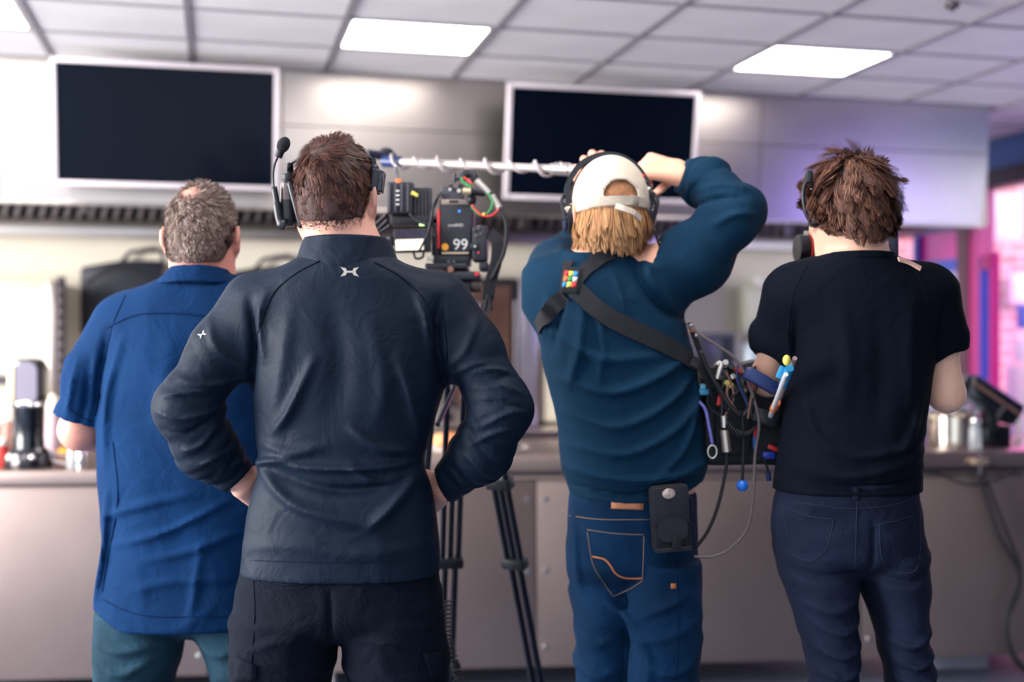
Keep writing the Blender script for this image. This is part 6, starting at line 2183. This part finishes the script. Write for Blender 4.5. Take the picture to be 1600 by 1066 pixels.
pc = thing('belt_pouch', 'black nylon pouch clipped to the waist of the blue jeans', 'pouch', W(1048, 866, 2.56))
pz = 2.545
Rp = np.array(Matrix.Rotation(-0.06, 3, 'Y') @ Matrix.Rotation(0.18, 3, 'Z'))
co_ = W(1049, 811, pz)
MB().box(co_ + [0, 0.022, 0], (0.082, 0.036, 0.140), Rp).build('pouch_body', M_WEB, pc, bevel=0.010, segs=3)
MB().box(co_ + Rp @ np.array([0, 0.0, 0.028]), (0.080, 0.008, 0.078), Rp).build('flap', mat('pouch_flap', (22, 26, 38), 0.75, bump=0.15, bscale=300), pc, bevel=0.003, segs=2)
MB().prism(rrect(0.066, 0.05, 0.022, 5), co_ + Rp @ np.array([0, 0.0, -0.022]), Rp[:, 0], Rp[:, 2], 0.006).build('flap_tab', MATS['pouch_flap'], pc)
MB().box(co_ + Rp @ np.array([0.006, -0.008, -0.048]), (0.020, 0.006, 0.028), Rp).build('pull_tab', M_WEB, pc, bevel=0.002)
MB().box(co_ + Rp @ np.array([0, 0.0, -0.064]), (0.080, 0.012, 0.010), Rp).build('lower_rib', MATS['pouch_flap'], pc, bevel=0.002)
MB().ball(co_ + Rp @ np.array([-0.004, -0.006, 0.054]), (0.015, 0.003, 0.011), 14, Rp).build('silver_badge', mat('worn_badge', (196, 176, 168), 0.4, 0.3, var=0.4, vscale=120), pc, smooth=True)
MB().tube(spline([co_ + Rp @ np.array([0.042, 0.02, 0.05]), co_ + Rp @ np.array([0.052, 0.015, 0.03]), co_ + Rp @ np.array([0.048, 0.02, -0.02])], 6), 0.002, 6).build('side_cord', M_RUBBER, pc)

# ---------------------------------------------------------------- film camera on tripod
ZR = 2.92
rig = thing('film_camera', 'black film camera rig with battery marked 99 on the tripod', 'film camera', W(712, 424, ZR + 0.06))
pbox('camera_body', 686, 312, 740, 400, ZR + 0.03, 0.16, M_BLACK, rig, 0.004)
bat = pbox('battery', 688, 320, 736, 394, ZR, 0.035, M_DK, rig, 0.003)
pbox('red_stripe', 683, 327, 687, 388, ZR - 0.002, 0.03, M_RED, rig, 0.001)
pbox('battery_foot', 690, 394, 733, 397, ZR - 0.004, 0.03, mat('pale_edge', (176, 158, 140), 0.5), rig, 0.001)
text_mesh('lettering', '99', W(719.5, 383, ZR - 0.0012), (1, 0, 0), (0, 0, 1), 0.037, M_LGT, bat)
text_mesh('lettering', 'smallHD', W(712, 352, ZR - 0.0012), (1, 0, 0), (0, 0, 1), 0.0105, M_LGT, bat)
MB().cyl(W(695.5, 386, ZR - 0.0015), W(695.5, 386, ZR + 0.002), 0.0085, n=24).build('orange_sticker', mat('orange_sticker', (246, 170, 50), 0.5), bat)
MB().cyl(W(717.5, 330, ZR - 0.001), W(717.5, 330, ZR + 0.002), 0.0028, n=12).build('blue_lamp', mat('blue_lamp', (40, 120, 240), 0.4, emit=1.5), bat)
pbox('mount_plate', 689, 311, 736, 320, ZR - 0.002, 0.05, mat('taupe_plate', (150, 136, 128), 0.4, 0.3), rig, 0.002)
pbox('plate_slot', 702, 313, 716, 317, ZR - 0.004, 0.004, M_GAP, rig, 0.0)
pbox('top_module', 690, 287, 725, 311, ZR + 0.004, 0.07, M_GREY, rig, 0.005)
for x, y, r in ((697, 288, 0.008), (712, 290, 0.007), (703, 296, 0.004), (717, 298, 0.005), (686, 306, 0.007)):
    MB().cyl(W(x, y, ZR - 0.008), W(x, y, ZR + 0.02), r, n=14).build('dial', M_SILVER if r < 0.0055 else mat('taupe_dial', (110, 100, 98), 0.4, 0.3), rig)
MB().cyl(W(710.5, 290, ZR), W(710.5, 271, ZR), 0.0035, n=10).build('post', M_BLACK, rig)
MB().box(W(714, 280, ZR), (0.016, 0.012, 0.008)).build('post_clamp', M_BLACK, rig, bevel=0.002)
ptube('cable_hood', [(722, 280), (728, 272), (738, 273), (744, 283)], ZR, 0.0105, M_BLACK, rig)
ptube('green_wire', [(720, 278), (726, 286), (736, 292)], ZR - 0.015, 0.0030, M_GREEN, rig)
ptube('red_wire', [(724, 277), (732, 282), (738, 287)], ZR - 0.017, 0.0028, M_RED, rig)
MB().cyl(W(744, 282, ZR - 0.01), W(764, 302, ZR - 0.01), 0.0095, 0.0080, n=16).build('silver_connector', M_SILVER, rig)
MB().cyl(W(768, 305, ZR - 0.01), W(780, 325, ZR - 0.01), 0.0075, 0.0085, n=16).build('silver_connector', M_SILVER, rig)
MB().cyl(W(723, 299, ZR - 0.02), W(736, 299, ZR - 0.02), 0.0085, n=14).build('brass_plug', mat('brass_plug', (214, 196, 160), 0.3, 0.6), rig)
MB().cyl(W(736, 299, ZR - 0.02), W(757, 303, ZR - 0.01), 0.009, 0.007, n=14).build('plug_sleeve', M_BLACK, rig)
MB().ball(W(737, 312, ZR), 0.013, 14).build('rosette', M_BLACK, rig, smooth=True)
ptube('green_wire', [(762, 302), (769, 314), (766, 328), (756, 336), (745, 333), (736, 322)], ZR - 0.02, 0.0022, M_GREEN, rig)
ptube('red_wire', [(780, 326), (770, 336), (757, 338), (746, 331), (737, 320)], ZR - 0.022, 0.0022, M_RED, rig)
MB().ball(W(756, 335, ZR - 0.022), 0.004, 8).build('wire_tie', M_YEL, rig, smooth=True)
pbox('grip', 737, 352, 762, 408, ZR - 0.01, 0.08, M_DK, rig, 0.008)
MB().lathe([(0.011, 0), (0.011, 0.005), (0.006, 0.007)], W(742, 385, ZR - 0.010), axis=(0, -1, 0), n=20).build('grip_dial', M_BLACK, rig)
MB().cyl(W(742, 385, ZR - 0.019), W(742, 385, ZR - 0.01), 0.003, n=10).build('dial_centre', M_SILVER, rig)
MB().ball(W(748, 395, ZR - 0.012), 0.003, 8).build('red_lamp', M_RED, rig, smooth=True)
for x, y in ((741, 360), (748, 358), (752, 366), (745, 369)):
    MB().ball(W(x, y, ZR - 0.010), 0.0045, 8).build('button', M_GREY, rig, smooth=True)
pbox('grip_foot', 748, 408, 764, 424, ZR - 0.005, 0.05, M_BLACK, rig, 0.008)
ptube('lead', [(780, 324), (790, 345), (791, 372), (786, 398), (776, 420), (768, 436)], ZR - 0.02, 0.005, M_RUBBER, rig)
sl = spline([W(764, 362, ZR), W(776, 376, ZR - 0.005), W(776, 405, ZR - 0.01), W(768, 435, ZR - 0.015), W(764, 455, ZR - 0.015), W(762, 470, ZR - 0.015)], 6)
ribbon(sl, [(0.2, -1, 0)] * len(sl), 0.028, 0.005, M_WEB, rig, 'hand_strap')
for dx_ in (-5, 5):
    ptube('strap_end', [(763, 460), (763 + dx_ * 0.6, 472), (762 + dx_, 486)], ZR - 0.02, 0.0045, M_WEB, rig)
# transmitter and monitor on the left of the rig
pbox('transmitter', 605, 284, 645, 334, ZR - 0.02, 0.05, M_DK, rig, 0.003)
for k in range(4):
    pbox('rib', 607 + k * 9.5, 287, 610 + k * 9.5, 331, ZR - 0.026, 0.008, M_GREY, rig, 0.001)
for k in range(4):
    pbox('mark', 618.5, 297 + k * 7, 624, 299.5 + k * 7, ZR - 0.0275, 0.001, M_LGT, rig, 0.0)
pbox('antenna_base', 618, 279, 627, 287, ZR - 0.02, 0.012, M_ORANGE, rig, 0.002)
for a_, b_ in (((619, 280), (618.5, 260)), ((623, 280), (619.5, 260))):
    MB().cyl(W(*a_, ZR - 0.015), W(*b_, ZR - 0.015), 0.0016, n=8).build('antenna', M_GREY, rig)
MB().ball(W(619, 259, ZR - 0.015), 0.0032, 8).build('antenna_tip', M_LGT, rig, smooth=True)
pbox('heat_plate', 646, 293, 674, 338, ZR + 0.02, 0.02, M_DK, rig, 0.002)
for k in range(5):
    pbox('fin', 648 + k * 5.4, 295, 650.2 + k * 5.4, 336, ZR + 0.012, 0.01, M_GREY, rig, 0.0)
MB().cyl(W(643, 301, ZR - 0.02), W(653, 306, ZR - 0.02), 0.0055, 0.004, n=12).build('plug', M_YEL, rig)
mon = pbox('monitor', 615, 357, 672, 394, ZR - 0.03, 0.03, M_BLACK, rig, 0.003, rot=0.03)
pbox('monitor_picture', 618, 374, 662, 391, ZR - 0.032, 0.004, mat('monitor_light', (240, 232, 204), 0.3, emit=0.5), mon, 0.0, rot=0.03)
pbox('monitor_picture', 618, 359.5, 664, 373.5, ZR - 0.032, 0.004, mat('monitor_dark', (40, 38, 56), 0.3, emit=0.15, var=0.5, vscale=90), mon, 0.0, rot=0.03)
pbox('monitor_bracket', 610, 336, 690, 352, ZR + 0.0, 0.03, M_BLACK, rig, 0.004)
for a_, b_ in (((604, 335), (586, 352)), ((606, 343), (588, 362)), ((610, 352), (592, 364))):
    MB().cyl(W(*a_, ZR), W(*b_, ZR + 0.02), 0.0045, n=10).build('rod', M_DK, rig)
MB().cyl(W(611, 370, ZR - 0.01), W(611, 385, ZR - 0.01), 0.010, n=14).build('tilt_knob', M_BLACK, rig)
pbox('green_lamp', 655, 349, 663, 352.5, ZR - 0.006, 0.006, mat('green_lamp', (196, 240, 150), 0.4, emit=1.2), rig, 0.0)
for i, pts in enumerate(([(690, 300), (678, 318), (674, 340), (668, 365), (655, 392)], [(684, 310), (676, 330), (676, 352), (680, 372)], [(640, 334), (650, 345), (664, 350), (684, 352)], [(646, 394), (650, 404), (660, 402), (662, 394)])):
    ptube('thin_cable', pts, ZR - 0.035 + 0.004 * i, 0.0028, M_RUBBER if i % 2 else M_DK, rig)
pbox('side_frame', 674, 340, 687, 400, ZR + 0.0, 0.06, M_BLACK, rig, 0.004)
pbox('white_module', 667, 399, 677, 407, ZR - 0.01, 0.02, mat('white_module', (206, 204, 190), 0.4), rig, 0.002)
pbox('base_block', 676, 398, 734, 412, ZR + 0.0, 0.14, M_BLACK, rig, 0.004)
pbox('dovetail', 664, 411, 730, 420, ZR + 0.0, 0.2, M_DK, rig, 0.003)
for x in (701, 709):
    MB().cyl(W(x, 409, ZR - 0.003), W(x, 409, ZR + 0.004), 0.004, n=10).build('screw', M_GREY, rig)
MB().cyl(W(704, 421, ZR - 0.006), W(704, 421, ZR + 0.004), 0.008, n=6).build('lock_nut', mat('copper_nut', (150, 110, 92), 0.4, 0.5), rig)
# lens points away from us
MB().lathe([(0.045, 0.0), (0.047, 0.03), (0.047, 0.10), (0.055, 0.13), (0.052, 0.14)], W(712, 360, ZR + 0.19), axis=(0, 1, 0), n=28).build('lens', M_BLACK, rig)

tri = thing('tripod', 'black twin-tube camera tripod under the film camera', 'tripod', W(718, 533, 3.05) * [1, 1, 0])
M_TUBE = mat('tripod_tube', (20, 28, 44), 0.25, 0.4)
pbox('head_plate', 690, 424, 750, 437, ZR + 0.0, 0.13, M_DK, tri, 0.004)
pbox('red_catch', 742, 425, 748, 431, ZR - 0.006, 0.012, M_RED, tri, 0.001)
pbox('head_body', 706, 437, 738, 478, ZR + 0.02, 0.10, M_BLACK, tri, 0.008)
MB().cyl(W(729, 445, ZR + 0.04), W(752, 445, ZR + 0.04), 0.018, n=20).build('tilt_drum', mat('drum_grey', (92, 80, 80), 0.4, 0.3), tri)
MB().cyl(W(738, 482, ZR + 0.02), W(757, 484, ZR + 0.0), 0.022, 0.020, n=20).build('drag_knob', mat('drum_grey', (92, 80, 80), 0.4, 0.3), tri)
apex = W(718, 492, ZR + 0.07)
MB().lathe([(0.05, -0.03), (0.062, -0.01), (0.06, 0.012), (0.04, 0.02)], apex, n=26).build('bowl', M_BLACK, tri)
MB().cyl(W(708, 610, 2.86), W(684, 664, 2.74), 0.006, n=10).build('pan_bar', M_TUBE, tri)
MB().cyl(W(716, 470, ZR + 0.04), W(708, 610, 2.86), 0.007, n=10).build('pan_bar_joint', M_TUBE, tri)


def leg(foot):
    foot = np.asarray(foot, float)
    rad = unit((foot - apex) * [1, 1, 0])
    a0 = apex + rad * 0.045 - np.array([0, 0, 0.02])
    d = unit(foot - a0)
    L = np.linalg.norm(foot - a0)
    side = unit(np.cross(d, rad))
    Rl = np.column_stack([side, np.cross(d, side), d])
    lg = MB()
    for s in (-1, 1):
        lg.cyl(a0 + side * s * 0.021, a0 + d * (L * 0.44) + side * s * 0.021, 0.0082, n=12)
    o = lg.build('leg', M_TUBE, tri)
    MB().cyl(a0 + d * L * 0.28, a0 + d * L * 0.44, 0.0078, n=12).build('middle_tube', M_TUBE, o)
    low = MB()
    for s in (-1, 1):
        low.cyl(a0 + d * L * 0.43 + side * s * 0.0135, foot - d * 0.02 + side * s * 0.0135, 0.0088, n=12)
    low.build('lower_tube', M_TUBE, o)
    for t_, w_ in ((0.285, 0.072), (0.435, 0.070)):
        MB().box(a0 + d * L * t_, (w_, 0.036, 0.030), Rl).build('leg_clamp', M_BLACK, o, bevel=0.006, segs=2)
    MB().ball(foot + [0, 0, 0.018], (0.026, 0.026, 0.018), 12).build('foot', M_RUBBER, o, smooth=True)


leg([0.152, 3.42, 0])
leg([W(690, 533, 3.45)[0], 3.45, 0])
leg([W(600, 533, 2.98)[0], 2.98, 0])
t = np.linspace(0, 1, 420)
cb_ = spline([W(697, 940, 2.90), W(696, 985, 2.88), W(708, 1030, 2.88), W(716, 1090, 2.9), [W(720, 533, 2.9)[0], 2.90, 0.05], [W(700, 533, 2.9)[0], 2.92, 0.014]], 90)
cb_ = cb_[np.linspace(0, len(cb_) - 1, 420).astype(int)]
coil = cb_ + 0.010 * np.stack([np.cos(t * 2 * PI * 34), np.sin(t * 2 * PI * 34), 0 * t], 1)
cc_ = MB().tube(coil, 0.003, 6).build('coiled_cable', M_RUBBER, None, smooth=True, loc=cb_[-1])
tag(cc_, 'black coiled cable hanging beside the tripod legs', 'cable')
